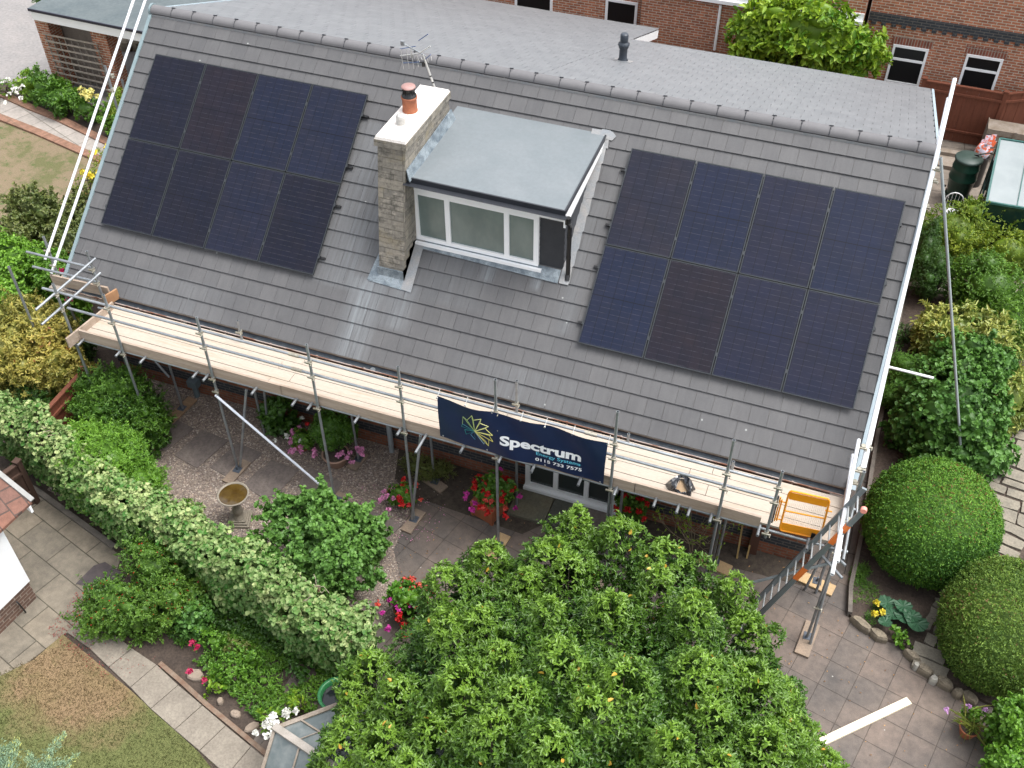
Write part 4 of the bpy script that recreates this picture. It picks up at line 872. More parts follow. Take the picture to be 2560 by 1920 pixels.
def lawnmat(name,c1,c2,c3,sc=.9,e=(.42,.56),rough=.95):
    m,n,b,o=nt(name); v=coord(n,'Object'); f=ramp(n,noise(n,v,sc,6,.65),*e); c=mixc(n,f,c1,c2); c=mixc(n,ramp(n,noise(n,v,sc*3.5,5,.7),.56,.68),c,c3)
    c=mixc(n,.75,c,mixc(n,ramp(n,noise(n,v,38,4,.8),.3,.7),(.45,.45,.42),(1.45,1.45,1.4)),'MULTIPLY'); n.links.new(c,b.inputs['Base Color']); b.inputs['Roughness'].default_value=rough; bump(n,b,noise(n,v,50,4,.8),.015); return m
m=MB(); m.quad([(-2.6,-3.05,.002),(-1.85,-3.10,.002),(.35,-3.72,.002),(.9,-5.1,.002),(.42,-5.42,.002),(.1,-6.4,.002),(-1.5,-7.5,.002),(-4,-6.5,.002)]); struct('terrace',m,nb)
W=lambda q: atz(*K(13,*q),.008)
m=MB(); LE=[(530,590),(700,710),(860,865),(1030,1025),(1190,1195),(1380,1360),(1575,1525),(1790,1720),(2010,1900)]; RE=[(690,430),(885,565),(1055,710),(1240,845),(1410,1005),(1600,1165),(1785,1325),(1985,1490),(2190,1660)]
RE=[(690,430),(870,575),(1045,715),(1240,845),(1410,1005),(1600,1165),(1785,1325),(1985,1490),(2190,1660)]
b0=MB(); b0.quad([(W(q).x,W(q).y,.004) for q in LE+RE[::-1]]); struct('path_bedding',b0,mat('dark_joint_mortar',(.10,.085,.065),(.13,.11,.085),9,.95))
for i in range(8):
    P=[W(LE[i]),W(LE[i+1]),W(RE[i+1]),W(RE[i])]; c_=sum(P,Vector((0,0,0)))/4; P=[c_+(p-c_)*.975 for p in P]; o_=len(m.v); zt=.016+random.uniform(0,.006); m.prism([(p.x,p.y) for p in P],.0,zt,random.random())
struct('garden_path',m,mat('weathered_path_slab',(.30,.265,.215),(.22,.19,.155),3.2,.9,fine=.4,bmp=.002,edge=(.3,.7)))
m=MB(); m.quad([(.40,-5.44,.004),(.25,-6.02,.004),(-.6,-7.2,.004),(0,-11,.004),(6,-11,.004),(4.3,-6.75,.004),(3.71,-6.46,.004),(2.06,-5.92,.004)]); struct('front_lawn',m,lawnmat2())
mm=mat('brick_edging_old',(.20,.12,.08),(.26,.20,.15),8,.9,fine=.4)
m=MB(); A=[W(q) for q in ((1240,845),(1420,1000),(1600,1165),(1800,1330),(2110,1590))]
for a,b in zip(A[:-1],A[1:]): m.beam((a.x+.03,a.y+.04,.012),(b.x+.03,b.y+.04,.012),.075,.05)
o=m.build('brick_edging',mm); tag(o,'row of old red edging bricks beside the garden path','edging')
m=MB(); m.beam((-1.95,-3.03,.02),(.15,-3.62,.02),.10,.10); m.beam((-2.6,-2.9,.02),(-1.95,-3.03,.02),.10,.10); o=m.build('hedge_kerb',mat('edging_concrete',(.20,.175,.15))); tag(o,'concrete kerb along the foot of the ivy hedge','kerb')
m=MB(); m.quad([tuple(atz(*K(13,*q),.014)) for q in ((600,200),(740,60),(830,30),(985,130),(860,290))]); struct('dark_drain_cover',m,mat('dark_cover',(.05,.042,.045),(.075,.06,.06),7,.8))
# grass blades
def blades(name,n,box,test,c,label,h=.05,z=.004,mm=None):
    P=np.column_stack([rng.uniform(box[0],box[1],n),rng.uniform(box[2],box[3],n),np.full(n,z)]); k=np.array([test(p[0],p[1]) for p in P]); P=P[k]; n=len(P)
    Dr=np.column_stack([rng.normal(size=n)*.7,rng.normal(size=n)*.7,np.ones(n)]); T=rng.normal(size=(n,3)); o=leafmesh(name,P,Dr,T,np.full(n,h)*rng.uniform(.5,1.2,n),np.full(n,.008),np.clip(np.array([(drymask(p[0],p[1])-.7)/.5 for p in P])+.6*blotch(P*np.array([1,1,0]),2.2,4),-.1,.8)+rng.normal(size=n)*.18,mm,None,(0,0,0)); tag(o,label,'grass',kind='stuff')
M_grass=leafmat('grass_blade',(.20,.145,.07),(.10,.13,.035),rough=.7)
def inlawn(x,y):
    return y< -5.47-(x-.4)*.30 and x>.2-( -6.02-y)*.75 and y>-8.6
blades('lawn_grass',26000,(-.6,5.2,-8.6,-5.4),inlawn,None,'short dry and green grass of the lawn beside the slab path',.045,mm=M_grass)
# ---------------- top left: path, lawn, drive, beds
PP=lambda n,x,y,z: (lambda p:(p.x,p.y,z))(atz(*K(n,x,y),z))
m=MB(); m.quad([(-40,15,.002),(-12.1,8.25,.002),(-10.4,7.95,.002),(-7.8,7.35,.002),(-5.0,5.6,.002),(-5.6,-2.2,.002),(-5,-6,.002),(-40,-6,.002)]); struct('side_lawn',m,lawnmat('dry_patchy_lawn',(.235,.180,.115),(.135,.135,.055),(.075,.125,.03),1.3,(.46,.58)))
PTp=[PP(1,0,765,.012),PP(1,230,868,.012),PP(1,440,950,.012),PP(1,850,1150,.012),PP(1,1000,1250,.012)]; 
PB=[PP(1,1000,1340,.012),PP(1,850,1262,.012),PP(1,320,1030,.012),PP(1,0,905,.012)]
def off(p,dx,dy): return (p[0]+dx,p[1]+dy,p[2])
m=MB(); m.quad([off(PTp[0],-4,1.0)]+[off(p,0,-.22) for p in PTp]+[off(PTp[-1],3,-1.0),off(PB[0],3,-1.0)]+PB+[off(PB[-1],-4,1.0)]) if 0 else m.quad(PTp[0:1]+PB[::-1]+PTp[:0:-1]); struct('slab_path',m,brickmat('light_path_slabs',(.42,.38,.345),(.35,.32,.29),(.17,.15,.12),.62,.9,.010,'Object',R_(22),0,rough=.85,var=.4))
m=MB(); 
for seq,dy in ((PTp,.10),(PB,-.12)):
    for a,b in zip(seq[:-1],seq[1:]): m.beam((a[0],a[1]+dy,.03),(b[0],b[1]+dy,.03),.24,.06)
o=m.build('brick_edging',brickmat('pink_edging_brick',(.36,.19,.13),(.27,.14,.09),(.2,.15,.1),.07,.6,.008,'Object',R_(22),0)); tag(o,'pinkish brick borders along the pale slab path by the side lawn','edging')
m=MB(); m.quad([(-60,10.9,.0),(-14.5,10.9,.0),(-13.9,9.6,.0),(-3.2,9.4,.0),(-3.2,12,0),(-5,60,.0),(-60,60,.0)]); struct('driveway',m,mat('grey_tarmac_drive',(.25,.24,.235),(.30,.28,.27),1.2,.9,fine=.35,bmp=.004))
m=MB(); m.quad([(-6,15.5,.004),(60,14.9,.004),(60,60,.004),(-6,60,.004)]); m.quad([(12.7,9.0,.09),(15.8,9.0,.09),(15.8,15.2,.09),(12.3,15.2,.09)]); struct('back_yard_paving',m,brickmat('yard_slabs',(.27,.23,.19),(.23,.20,.17),(.12,.1,.08),.6,.6,.01,'Object',R_(-5),0))
# ---------------- outbuilding top left
ob=thing('flat_roofed_outbuilding','brick pillared outbuilding with dark felt flat roof and white fascia','outbuilding',(-10,11,0))
zo=2.5; fl=atz(*K(1,220,65),zo); fr=atz(*K(1,1160,255),zo); fr2=fr+(fr-fl)*.35; bl=atz(*K(1,330,0),zo); dd=(bl-fl).normalized()
dd=Vector((.03,1,0)).normalized()
m=MB(); m.hexa([fl+Vector((0,0,-.06)),fr2+Vector((0,0,-.06)),fr2+dd*9+Vector((0,0,-.06)),fl+dd*9+Vector((0,0,-.06)),fl,fr2,fr2+dd*9,fl+dd*9]); m.build('flat_roof',mat('dark_green_felt_roof',(.085,.11,.118),(.125,.15,.155),1.2,.6,fine=.3),ob)
m=MB(); m.beam(fl+Vector((0,-.012,-.03)),fr2+Vector((0,-.012,-.03)),.03,.075); m.build('roof_drip_edge',mat('navy_drip_edge',(.02,.022,.045),None,rough=.4),ob)
m=MB(); m.beam(fl+Vector((.05,.03,-.20)),fr2+Vector((0,.03,-.20)),.03,.26); m.beam(fl+Vector((.03,.03,-.20)),fl+dd*9+Vector((.03,.03,-.20)),.03,.26); m.build('fascia',M_white,ob)
def pil(n,x0,x1,y,nm='brick_pillar'):
    a=aty(*K(1,x0,y),fl.y+.2); b=aty(*K(1,x1,y),fl.y+.2); m=MB(); m.box(a.x,b.x,fl.y+.2,fl.y+.65,0,zo-.32); m.build(nm,M_brickN,ob)
pil(0,280,375,190); pil(0,715,830,270)
m=MB(); m.box(fl.x+1.5,fl.x+1.7,fl.y+3.0,fl.y+3.1,0,1); m.box(fl.x+.6,fl.x+5.2,fl.y+3.4,fl.y+3.6,0,zo-.3); m.build('back_wall',M_brickN,ob)
m=MB(); a=aty(*K(1,450,210),fl.y+.75); b=aty(*K(1,720,270),fl.y+.75); m.box(a.x-.05,b.x+.1,fl.y+.72,fl.y+.80,0,zo-.5); m.build('boarded_panel',mat('grey_board_panel',(.30,.25,.215),(.24,.2,.17),4,.85,fine=.3),ob)
# trellis
def zt(x,y): return aty(*K(1,x,y),fl.y+.12)
tr=thing('trellis','grey weathered wooden trellis leaning before the outbuilding pillars','trellis',(zt(600,600).x,fl.y+.12,0))
m=MB(); tl,tr_,bl_,br_=zt(345,265),zt(775,350),zt(500,560),zt(900,720)
br_=zt(880,715); bl_=zt(470,620)
for k in range(8): m.beam(tl.lerp(bl_,k/7.)+Vector((0,-.02,0)),tr_.lerp(br_,k/7.)+Vector((0,-.02,0)),.02,.045)
m.build('horizontal_slat',mat('silvered_wood',(.40,.34,.28),(.30,.26,.22),5,.85),tr); m=MB()
for k in range(9): m.beam(tl.lerp(tr_,.03+k/8.5),bl_.lerp(br_,.03+k/8.5),.02,.035,up=(1,0,0))
m.build('vertical_slat',mat('dull_slat_wood',(.16,.135,.115),(.22,.19,.16),5,.85),tr)
rb_=[(1,980,350,.30),(1,860,310,.2),(1,640,250,.25),(1,1080,350,.3),(1,560,225,.22)]
for i,(n,x,y,r) in enumerate(rb_):
    p=atz(*K(n,x,y+120),.1) if 0 else atz(*K(n,x,y),.15); o=rock((p.x,p.y,0),(r,r*.7,.28),M_rock,i,40+i).build('rockery_stone',M_rock,org=(p.x,p.y,0)); tag(o,['buff rockery stone under the flat roof edge nearest the bungalow','small tan stone between the scaffold tubes','flat stone behind the boarded panel','dark stone at the end of the white fascia','pale stone above the trellis'][i],'stone','rockery stones beside the outbuilding')
random.seed(3)
# ---------------- white neighbour house bottom left
nh=thing('white_rendered_house','corner of a white rendered house with orange tiled roof and brick plinth','house',(-1,-6,0))
cb=atz(*K(13,292,312),0); d2=atz(*K(13,0,605),0)-cb; d2.normalize(); d1=Vector((-d2.y,d2.x,0)); d1=d1 if d1.x<0 else -d1
hb=2.55
for q in range(1): 
    pass
zb_=None
for zz_ in [i*.02 for i in range(10,60)]:
    p=atz(*K(13,222,182),zz_)
    if zb_ is None or (p.xy-cb.xy).length<zb_[0]: zb_=((p.xy-cb.xy).length,zz_)
zpl=zb_[1]
zw=None
for zz_ in [1.2+i*.02 for i in range(90)]:
    p=atz(*K(9,20,1250),zz_)
    if zw is None or (p.xy-cb.xy).length<zw[0]: zw=((p.xy-cb.xy).length,zz_)
zwall=zw[1]
def nhp(a,b,z): return cb+d2*a+d1*b+Vector((0,0,z))
m=MB(); m.hexa([nhp(0,0,0),nhp(0,6,0),nhp(7,6,0),nhp(7,0,0),nhp(0,0,zpl),nhp(0,6,zpl),nhp(7,6,zpl),nhp(7,0,zpl)]); m.build('brick_plinth',brickmat('brown_brick',(.16,.085,.06),(.11,.065,.05),(.27,.22,.18)),nh)
e=.02
m=MB(); m.hexa([nhp(-e,-e,zpl),nhp(-e,6,zpl),nhp(7,6,zpl),nhp(7,-e,zpl),nhp(-e,-e,zwall+.1),nhp(-e,6,zwall+1.1),nhp(7,6,zwall+1.1),nhp(7,-e,zwall+.1)]); m.build('white_render_wall',mat('white_render',(.80,.81,.82),(.74,.75,.77),3,.85),nh)
rt=atz(*K(9,248,990),zwall+.28); ov=(rt-nhp(0,0,0)); oa=ov.dot(d2); obv=ov.dot(d1)
m=MB(); z0=zwall+.22; 
def rfp(a,b,h=0): return nhp(a,b,z0+(b-obv)*.62+h)
m.hexa([rfp(oa,obv),rfp(oa,4),rfp(8,4),rfp(8,obv),rfp(oa,obv,.05),rfp(oa,4,.05),rfp(8,4,.05),rfp(8,obv,.05)]); m.build('orange_tiled_roof',brickmat('clay_roof_tile',(.24,.11,.075),(.17,.09,.07),(.09,.06,.05),.2,.28,.012,'Object',R_(20),.5),nh)
m=MB(); m.hexa([rfp(oa+.04,obv,-.16),rfp(oa+.04,4,-.16),rfp(oa+.08,4,-.16),rfp(oa+.08,obv,-.16),rfp(oa+.04,obv,-.005),rfp(oa+.04,4,-.005),rfp(oa+.08,4,-.005),rfp(oa+.08,obv,-.005)])
m.hexa([nhp(oa+.05,obv+.05,z0-.05),nhp(oa+.05,0,z0-.05),nhp(8,0,z0-.05),nhp(8,obv+.05,z0-.05),nhp(oa+.05,obv+.05,z0+.0),nhp(oa+.05,0,z0+.0),nhp(8,0,z0+.0),nhp(8,obv+.05,z0+.0)]); m.build('white_soffit',M_white,nh)
m=MB(); m.beam(rfp(oa-.02,obv,.06),rfp(oa-.02,4,.06),.08,.07); m.build('verge_mortar',mat('grey_mortar',(.35,.35,.34),(.28,.28,.27),8,.9),nh)
m=MB(); a=nhp(.35,-.05,.0); m.path([nhp(.35,-.03,zpl-.12),nhp(.35,-.07,zpl-.16),nhp(.32,-.07,.02)],.014,8); m.build('black_cable',M_black,nh)
# dark fence by neighbour, brown garden fences
M_fence=mat('dark_brown_fence',(.085,.045,.03),(.06,.032,.022),3,.8,sc=(6,6,.6),fine=.3)
M_fence2=mat('red_brown_fence_stain',(.20,.06,.03),(.15,.045,.022),3,.75,sc=(6,6,.6),fine=.3)
def fence(name,label,pts,h,m_,z0=0,th=.04,cap=True,boards=True,post_every=1.8):
    t=thing(name,label,'fence',(pts[0][0],pts[0][1],z0))
    for a,b in zip(pts[:-1],pts[1:]):
        a=Vector((a[0],a[1],z0));b=Vector((b[0],b[1],z0)); L_=(b-a).length; k=max(1,int(L_/.15)); d=(b-a)/k; m=MB(); nrm_=Vector((d.y,-d.x,0)).normalized()
        for i in range(k):
            o_=nrm_*(.006 if i%2 else 0); m.beam(a+d*i+d*.5+o_+Vector((0,0,.03)),a+d*i+d*.5+o_+Vector((0,0,h-.02)),d.length*.99,.02,up=nrm_)
        m.build('fence_panel',m_,t); m=MB()
        for z in (.35,h-.22): m=MB(); m.beam(a+nrm_*.035+Vector((0,0,z)),b+nrm_*.035+Vector((0,0,z)),.045,.06); m.build('rail',m_,t)
        if cap: m=MB(); m.beam(a+Vector((0,0,h)),b+Vector((0,0,h)),.09,.035); m.build('capping_rail',m_,t)
        n_=max(1,int(L_/post_every))
        for i in range(0 if (a.xy-Vector(pts[0][:2])).length<.01 else 1,n_+1):
            p=a.lerp(b,i/n_); m=MB(); m.box(p.x-.05,p.x+.05,p.y-.05,p.y+.05,z0,z0+h+.05); m.box(p.x-.065,p.x+.065,p.y-.065,p.y+.065,z0+h+.05,z0+h+.08); m.build('fence_post',m_,t)
    return t
fa=atz(*K(9,330,310),1.25); fb=atz(*K(9,555,65),1.25); fence('brown_fence','red brown timber fence panel between the dark shrub and ivy hedge',[(fa.x,fa.y),((fb+(fb-fa)*.5).x,(fb+(fb-fa)*.5).y)],1.25,M_fence2,post_every=.95)
fa=atz(*K(9,0,790),1.1); fb=atz(*K(9,140,690),1.1); fence('dark_fence','dark brown low fence between white house and ivy hedge',[((fa-(fb-fa)*.8).x,(fa-(fb-fa)*.8).y),(fb.x,fb.y)],1.1,M_fence)
fl0=atz(*K(4,1440,640),1.62); f2=atz(*K(4,2075,715),1.62); f3=atz(*K(4,2212,690),1.62)
yf=15.95; fence('tall_brown_fence','tall red brown featheredge fence behind the green water butt',[(12.2,yf),(14.25,yf-.02),(15.6,yf+.75),(19,yf+2.6)],1.62,M_fence2,post_every=2.0)
fence('grey_back_fence','weathered grey fence behind the rear roof below the brick wall',[(4.9,15.1),(8.9,15.1)],1.0,mat('grey_brown_fence',(.17,.13,.10),(.12,.095,.075),3,.85,fine=.4),post_every=1.85)
# ---------------- rear neighbour brick building
YN=16.8
def nx(n,x,y,Y=YN): return aty(*K(n,x,y),Y)
bb=thing('brick_neighbour_building','orange brick building with blue brick band and white windows behind the fence','building',(13,YN,0))
m=MB(); m.box(10.4,26,YN,YN+6,0,8); m.build('wall',M_brickN,bb)
b0=nx(4,1400,210); 
m=MB(); zt_=nx(4,1600,215).z; m.box(10.4,26,YN-.03,YN+.01,zt_-.11,zt_+.13)
for k in range(60): x=10.5+k*.26; m.box(x,x+.12,YN-.045,YN-.02,zt_-.20,zt_-.10)
m.build('blue_brick_band',M_bbrick,bb)
def nwin(l,r,t,b,lab,gl,par=bb,ybase=YN,trans=True,n=4):
    a=aty(*K(n,*l),ybase); c=aty(*K(n,*r),ybase); zt_=(a.z+c.z)/2; zb_=t
    w=window(par,'window',a.x,c.x,zt_-b,zt_,ybase+.012,trans=((zt_-b*.36,) if trans else ()),fw=.065,glass=gl,depth=.05,pname='pane')
    m=MB(); m.box(a.x-.06,c.x+.06,ybase-.012,ybase+.01,zt_+.01,zt_+.23); m.build('soldier_lintel',brickmat('soldier_brick',(.33,.10,.06),(.22,.07,.045),(.40,.34,.28),.075,.23,.011,off=0),par)
    return w
nwin((1182,352),(1465,382),0,1.10,'',M_dark); w2=nwin((1760,430),(2055,462),0,1.10,'',M_dark)
# vertical blind behind right window
a=aty(*K(4,1790,470),YN); c=aty(*K(4,2030,500),YN); m=MB()
for k in range(10): x=a.x+(c.x-a.x)*k/10; m.box(x,x+.035,YN-.012,YN-.008,a.z-1.0,a.z+.05)
m.build('vertical_blind',mat('dark_blind',(.05,.05,.05),None,rough=.8),w2)
bl2=thing('brick_extension','lower orange brick extension with white downpipe behind the rear roof','building',(5,YN-.6,0))
YE=YN-.7; cx_=aty(*K(3,1240,100),YE).x
m=MB(); m.box(-8,cx_-.35,YE+.5,YE+5,0,6); m.box(cx_-.35,10.3,YE+.0,YE+5,0,3.6) ; m.build('wall',M_brickN,bl2)
m=MB(); x=aty(*K(3,1150,100),YE+.45).x; m.tube((x,YE+.44,0),(x,YE+.44,5),.035,10); m.build('black_downpipe',M_black,bl2)
a=aty(*K(3,1725,395),YE-.05); b=aty(*K(3,1775,40),YE-.05); m=MB(); m.tube((a.x,YE-.05,a.z),(a.x,YE-.05,b.z),.038,10); m.build('white_downpipe',M_white,bl2)
z=aty(*K(3,1450,-20),YE-.12).z; z=aty(*K(3,1775,30),YE-.1).z; m=MB(); m.box(cx_-.35,10.3,YE-.12,YE-.0,z,z+.1); m.box(cx_-.35,10.3,YE-.04,YE,z+.1,z+.28); m.build('white_gutter',M_white,bl2)
YQ=YE+.5
for l,r,h,tt in (((870,-10),(1125,8),1.1,False),((150,-75),(450,-40),1.0,False)):
    a=aty(*K(3,*l),YQ); c=aty(*K(3,*r),YQ); window(bl2,'window',a.x,c.x,a.z-h,a.z+.03,YQ+.012,fw=.075,glass=M_dark,depth=.05,mull=() if l[0]>500 else ())
# second window bottom fix + small low grey store
m=MB(); p=atz(*K(4,950,600),1.25); q=atz(*K(4,1430,690),1.25); m.box(p.x,q.x,14.6,15.6,0,1.2); o=m.build('storage_bin',mat('grey_felted_store',(.20,.23,.23),(.15,.18,.18),4,.7),org=(p.x,14.6,0)); tag(o,'low flat grey storage bin between rear roof and the brown fence','storage bin')
m=MB(); m.box(q.x-.35,q.x,14.5,14.6,0,1.25); m.build('timber_end',M_oldw,o)
# grey greenhouse at right
gh=thing('greenhouse','pale glazed greenhouse roof with green frame beside the water butt','greenhouse',(15,13,0))
zt_=1.5
A,B_,C_=atz(*K(4,2020,1100),1.95),atz(*K(4,1915,1600),1.45),atz(*K(4,2212,1650),1.45); Dd=A+(C_-B_)*2.6; C_=B_+(C_-B_)*2.6
m=MB(); m.hexa([B_,C_,Dd,A]+[v+Vector((0,0,.012)) for v in (B_,C_,Dd,A)]); m.build('roof_glass',mat('cloudy_polycarbonate',(.25,.29,.30),(.30,.34,.35),2,.3,spec=.5),gh)
m=MB(); 
for a,b in ((A,B_),(B_,C_),(A,Dd)): m.beam(a+Vector((0,0,.015)),b+Vector((0,0,.015)),.05,.05)
for k in (.31,.62,.93): m.beam(B_.lerp(C_,k)+Vector((0,0,.02)),A.lerp(Dd,k)+Vector((0,0,.02)),.02,.02)
M_ghg=mat('dark_green_frame',(.03,.11,.10),(.05,.15,.14),5,.4)
for q in (0,.33,.66,1): p=A.lerp(B_,q); m.beam(p,(p.x,p.y,.05),.03,.03,up=(1,0,0))
m.beam((A.x,A.y,.8),(B_.x,B_.y,.8),.03,.03); m.build('frame',M_ghg,gh)
m=MB(); m.quad([(A.x,A.y,.05),(B_.x,B_.y,.05),B_,A]); m.quad([(B_.x,B_.y,.05),(C_.x,C_.y,.05),C_,B_]); m.build('side_glass',mat('dark_green_glass',(.012,.035,.03),None,rough=.1,spec=.7),gh)
# water butt on stand
def butt(name,label,c,z0,H,r,mm,lid=True):
    t=thing(name,label,'water butt',(c.x,c.y,z0)); m=MB(); m.lathe([(r*.80,0),(r*.98,H*.45),(r*1.0,H*.46),(r*1.03,H*.48),(r*1.0,H*.50),(r*.97,H*.74),(r*1.0,H*.76),(r*.97,H*.78),(r*.90,H*.98)],(c.x,c.y,z0),24,closed=lid); m.build('barrel',mm,t)
    return t
M_butt=mat('dark_green_plastic',(.012,.055,.035),(.016,.065,.045),4,.35)
cbt=atz(*K(4,1790,1240),1.35); cbt=Vector((cbt.x-.02,cbt.y,0))
t=butt('water_butt','tall dark green water butt with flat lid beside the greenhouse',cbt,.30,1.0,.33,M_butt)
m=MB(); m.lathe([(.33,1.28),(.335,1.31),(.31,1.345),(.02,1.35)],(cbt.x,cbt.y,0),24); m.build('lid',mat('grey_green_lid',(.035,.065,.055),(.05,.08,.07),4,.5),t); m=MB(); m.lathe([(.36,0),(.30,.30)],(cbt.x,cbt.y,0),16); m.build('stand',mat('black_green_plastic',(.01,.03,.022),None,rough=.4),t)
m=MB(); m.path([(cbt.x+.2,cbt.y+.02,1.40),(cbt.x+.1,cbt.y-.02,1.44),(cbt.x+.5,cbt.y+.2,1.46)],.02,8); m.box(cbt.x-.36,cbt.x-.31,cbt.y-.02,cbt.y+.02,.42,.46); m.build('filler_hose',M_black,t)
p=atz(*K(4,1900,1150),1.2); m=MB()
for k in range(26): 
    a=Vector((p.x+random.uniform(-.1,.14),p.y+random.uniform(-.16,.2),1.05+random.uniform(0,.3))); m.quad([a,a+Vector((.1,.02,.02)),a+Vector((.12,.05,.11)),a+Vector((.0,.03,.1))],random.random())
cl_=thing('compost_sack','bright orange and white plastic sack behind the water butt','sack',(p.x,p.y,.9)); m.lathe([(.16,0),(.2,.1),(.13,.32),(.04,.36)],(p.x,p.y,.9),9)
m.build('sack_body',mat('orange_white_plastic',(.80,.16,.06),(.7,.65,.75),9,.4,edge=(.48,.52)),cl_); m=MB(); m.lathe([(.22,0),(.22,.9)],(p.x,p.y,0),10); m.build('dark_bin_under',M_black,cl_)
p=atz(*(2270+900*290/2187,360+1000*220/1659),.75); m=MB(); pr=[(p.x+.22*math.cos(t/14*6.283),p.y,.62+.25*math.sin(t/14*6.283)) for t in range(15)]; m.path(pr,.014,6); ch_=thing('garden_chair','white round backed metal garden chair half hidden by yellow shrubs','chair',(p.x,p.y,.07)); m.path([(p.x-.2,p.y,.5),(p.x-.2,p.y,.07)],.014,6); m.path([(p.x+.2,p.y,.5),(p.x+.2,p.y,.07)],.014,6); m.build('back_frame',M_white,ch_)
m=MB(); 
for k in range(5): m.path([(p.x-.16+k*.08,p.y,.4),(p.x-.16+k*.08,p.y,.84-.03*abs(k-2))],.006,5)
m.build('back_bars',M_white,ch_); m=MB(); m.lathe([(.2,0),(.21,.02)],(p.x,p.y-.2,.42),14); m.path([(p.x-.15,p.y-.35,.42),(p.x-.15,p.y-.35,.07)],.012,6); m.path([(p.x+.15,p.y-.35,.42),(p.x+.15,p.y-.35,.07)],.012,6); m.build('seat',M_white,ch_)
p=atz(*K(4,2080,1060),.9); bx=thing('timber_planter','grey weathered timber crate behind the greenhouse','crate',(p.x,p.y,0)); m=MB()
for k in range(5): m.box(p.x-.5,p.x+.9,p.y-.02,p.y,.1+k*.18,.25+k*.18); m.box(p.x-.5,p.x-.48,p.y,p.y+.6,.1+k*.18,.25+k*.18)
m.box(p.x+.15,p.x+.22,p.y-.04,p.y-.02,.0,1.0); m.box(p.x-.5,p.x+.9,p.y,p.y+.6,.9,.93); m.build('slats',M_oldw,bx)
m=MB(); m.box(12.75,13.9,12.9+1.9,13.1+1.9,.07,.30); m.box(12.75,13.9,12.4+1.9,12.9+1.9,.07,.2); o=m.build('sleeper_edge',M_oldw,org=(13,14.8,.07)); tag(o,'stacked old timber sleepers at the foot of the brown fence','sleepers')
# ---------------- bird bath
bp=atz(*K(9,1900,1140),0); bt=thing('bird_bath','stone bird bath with amber water on the gravel','bird bath',(bp.x,bp.y,0)); M_bb=mat('cast_stone',(.33,.29,.23),(.24,.215,.17),7,.9,fine=.4)
c,s_=math.cos(.35),math.sin(.35)
def sqp(h,z0,z1,m): m.prism([(bp.x+a*c-b*s_,bp.y+a*s_+b*c) for a,b in ((-h,-h),(h,-h),(h,h),(-h,h))],z0,z1)
m=MB(); sqp(.20,.0,.05,m); sqp(.165,.05,.085,m); sqp(.13,.085,.115,m); m.build('base',M_bb,bt)
m=MB(); m.lathe([(.12,.11),(.10,.16),(.075,.19),(.085,.24),(.10,.30),(.085,.36),(.055,.40),(.05,.55),(.075,.60),(.10,.64)],bp,18); m.build('pedestal',M_bb,bt)
rimc=aty(*K(9,1822,925),bp.y); zr=.72; 
m=MB(); m.lathe([(.08,.62),(.22,.67),(.285,.74),(.29,.765),(.262,.765),(.25,.735)],bp,28,closed=False); m.build('basin',M_bb,bt)
m=MB(); m.lathe([(.0,.742),(.255,.743)],bp,28,closed=False); m.build('water',mat('amber_water',(.06,.034,.008),(.095,.06,.014),7,.06,spec=.8),bt)
# ---------------- cold frame bottom
cf=thing('cold_frame','old timber glazed cold frame with dirty glass below the tree','cold frame',(5.6,-6.3,0))
a_=atz(*K(14,150,1350),.9); b_=atz(*K(14,640,1165),.95); dn=atz(*K(14,600,1645),1.05); lf=atz(*K(14,60,1650),.6)
tb_=b_+(b_-a_)*.8; ta=dn+(b_-a_)*.6; ta=Vector((ta.x,ta.y,1.05))
dR=(dn-a_)
m=MB(); m.beam(a_,tb_,.07,.06); m.build('top_rail',M_oldw,cf); m=MB(); m.beam(a_+Vector((-.02,.02,.03)),a_+dR*1.6,.11,.05); m.build('ridge_board',mat('pale_grey_board',(.42,.38,.34),(.33,.30,.26),5,.85,fine=.3),cf)
m=MB(); m.beam(a_,lf+(lf-a_)*.6,.05,.05); m.build('end_rail',M_oldw,cf)
Mg=mat('grimy_glass',(.10,.125,.125),(.20,.22,.215),5,.15,spec=.8,edge=(.4,.75))
m=MB(); m.quad([a_,a_+dR*1.6,tb_+dR*1.6,tb_]); m.build('glass',Mg,cf); m=MB(); m.quad([a_,lf+(lf-a_)*.6,lf+(lf-a_)*.6+dR*1.5,a_+dR*1.6]); m.build('glass',Mg,cf)
m=MB(); e_=(tb_-a_)
for k in (.22,.5,.78): m.beam(a_+e_*k+Vector((0,0,.02)),a_+e_*k+dR*1.6+Vector((0,0,.02)),.025,.02)
for k in (.35,.8,1.2): m.beam(a_+dR*k+Vector((0,0,.016)),a_+dR*k+e_+Vector((0,0,.016)),.012,.012)
g_=(lf-a_)
for k in (.45,.95): m.beam(a_+dR*k+Vector((0,0,.016)),a_+dR*k+g_*1.5+Vector((0,0,.016)),.025,.02)
m.build('glazing_bar',M_oldw,cf)
m=MB(); m.prism([(p.x,p.y) for p in (lf+g_*.6,lf+g_*.6+dR*1.6,a_+dR*1.6+e_,a_+e_,a_)],.0,.5); m.build('frame_wall',M_oldw,cf)
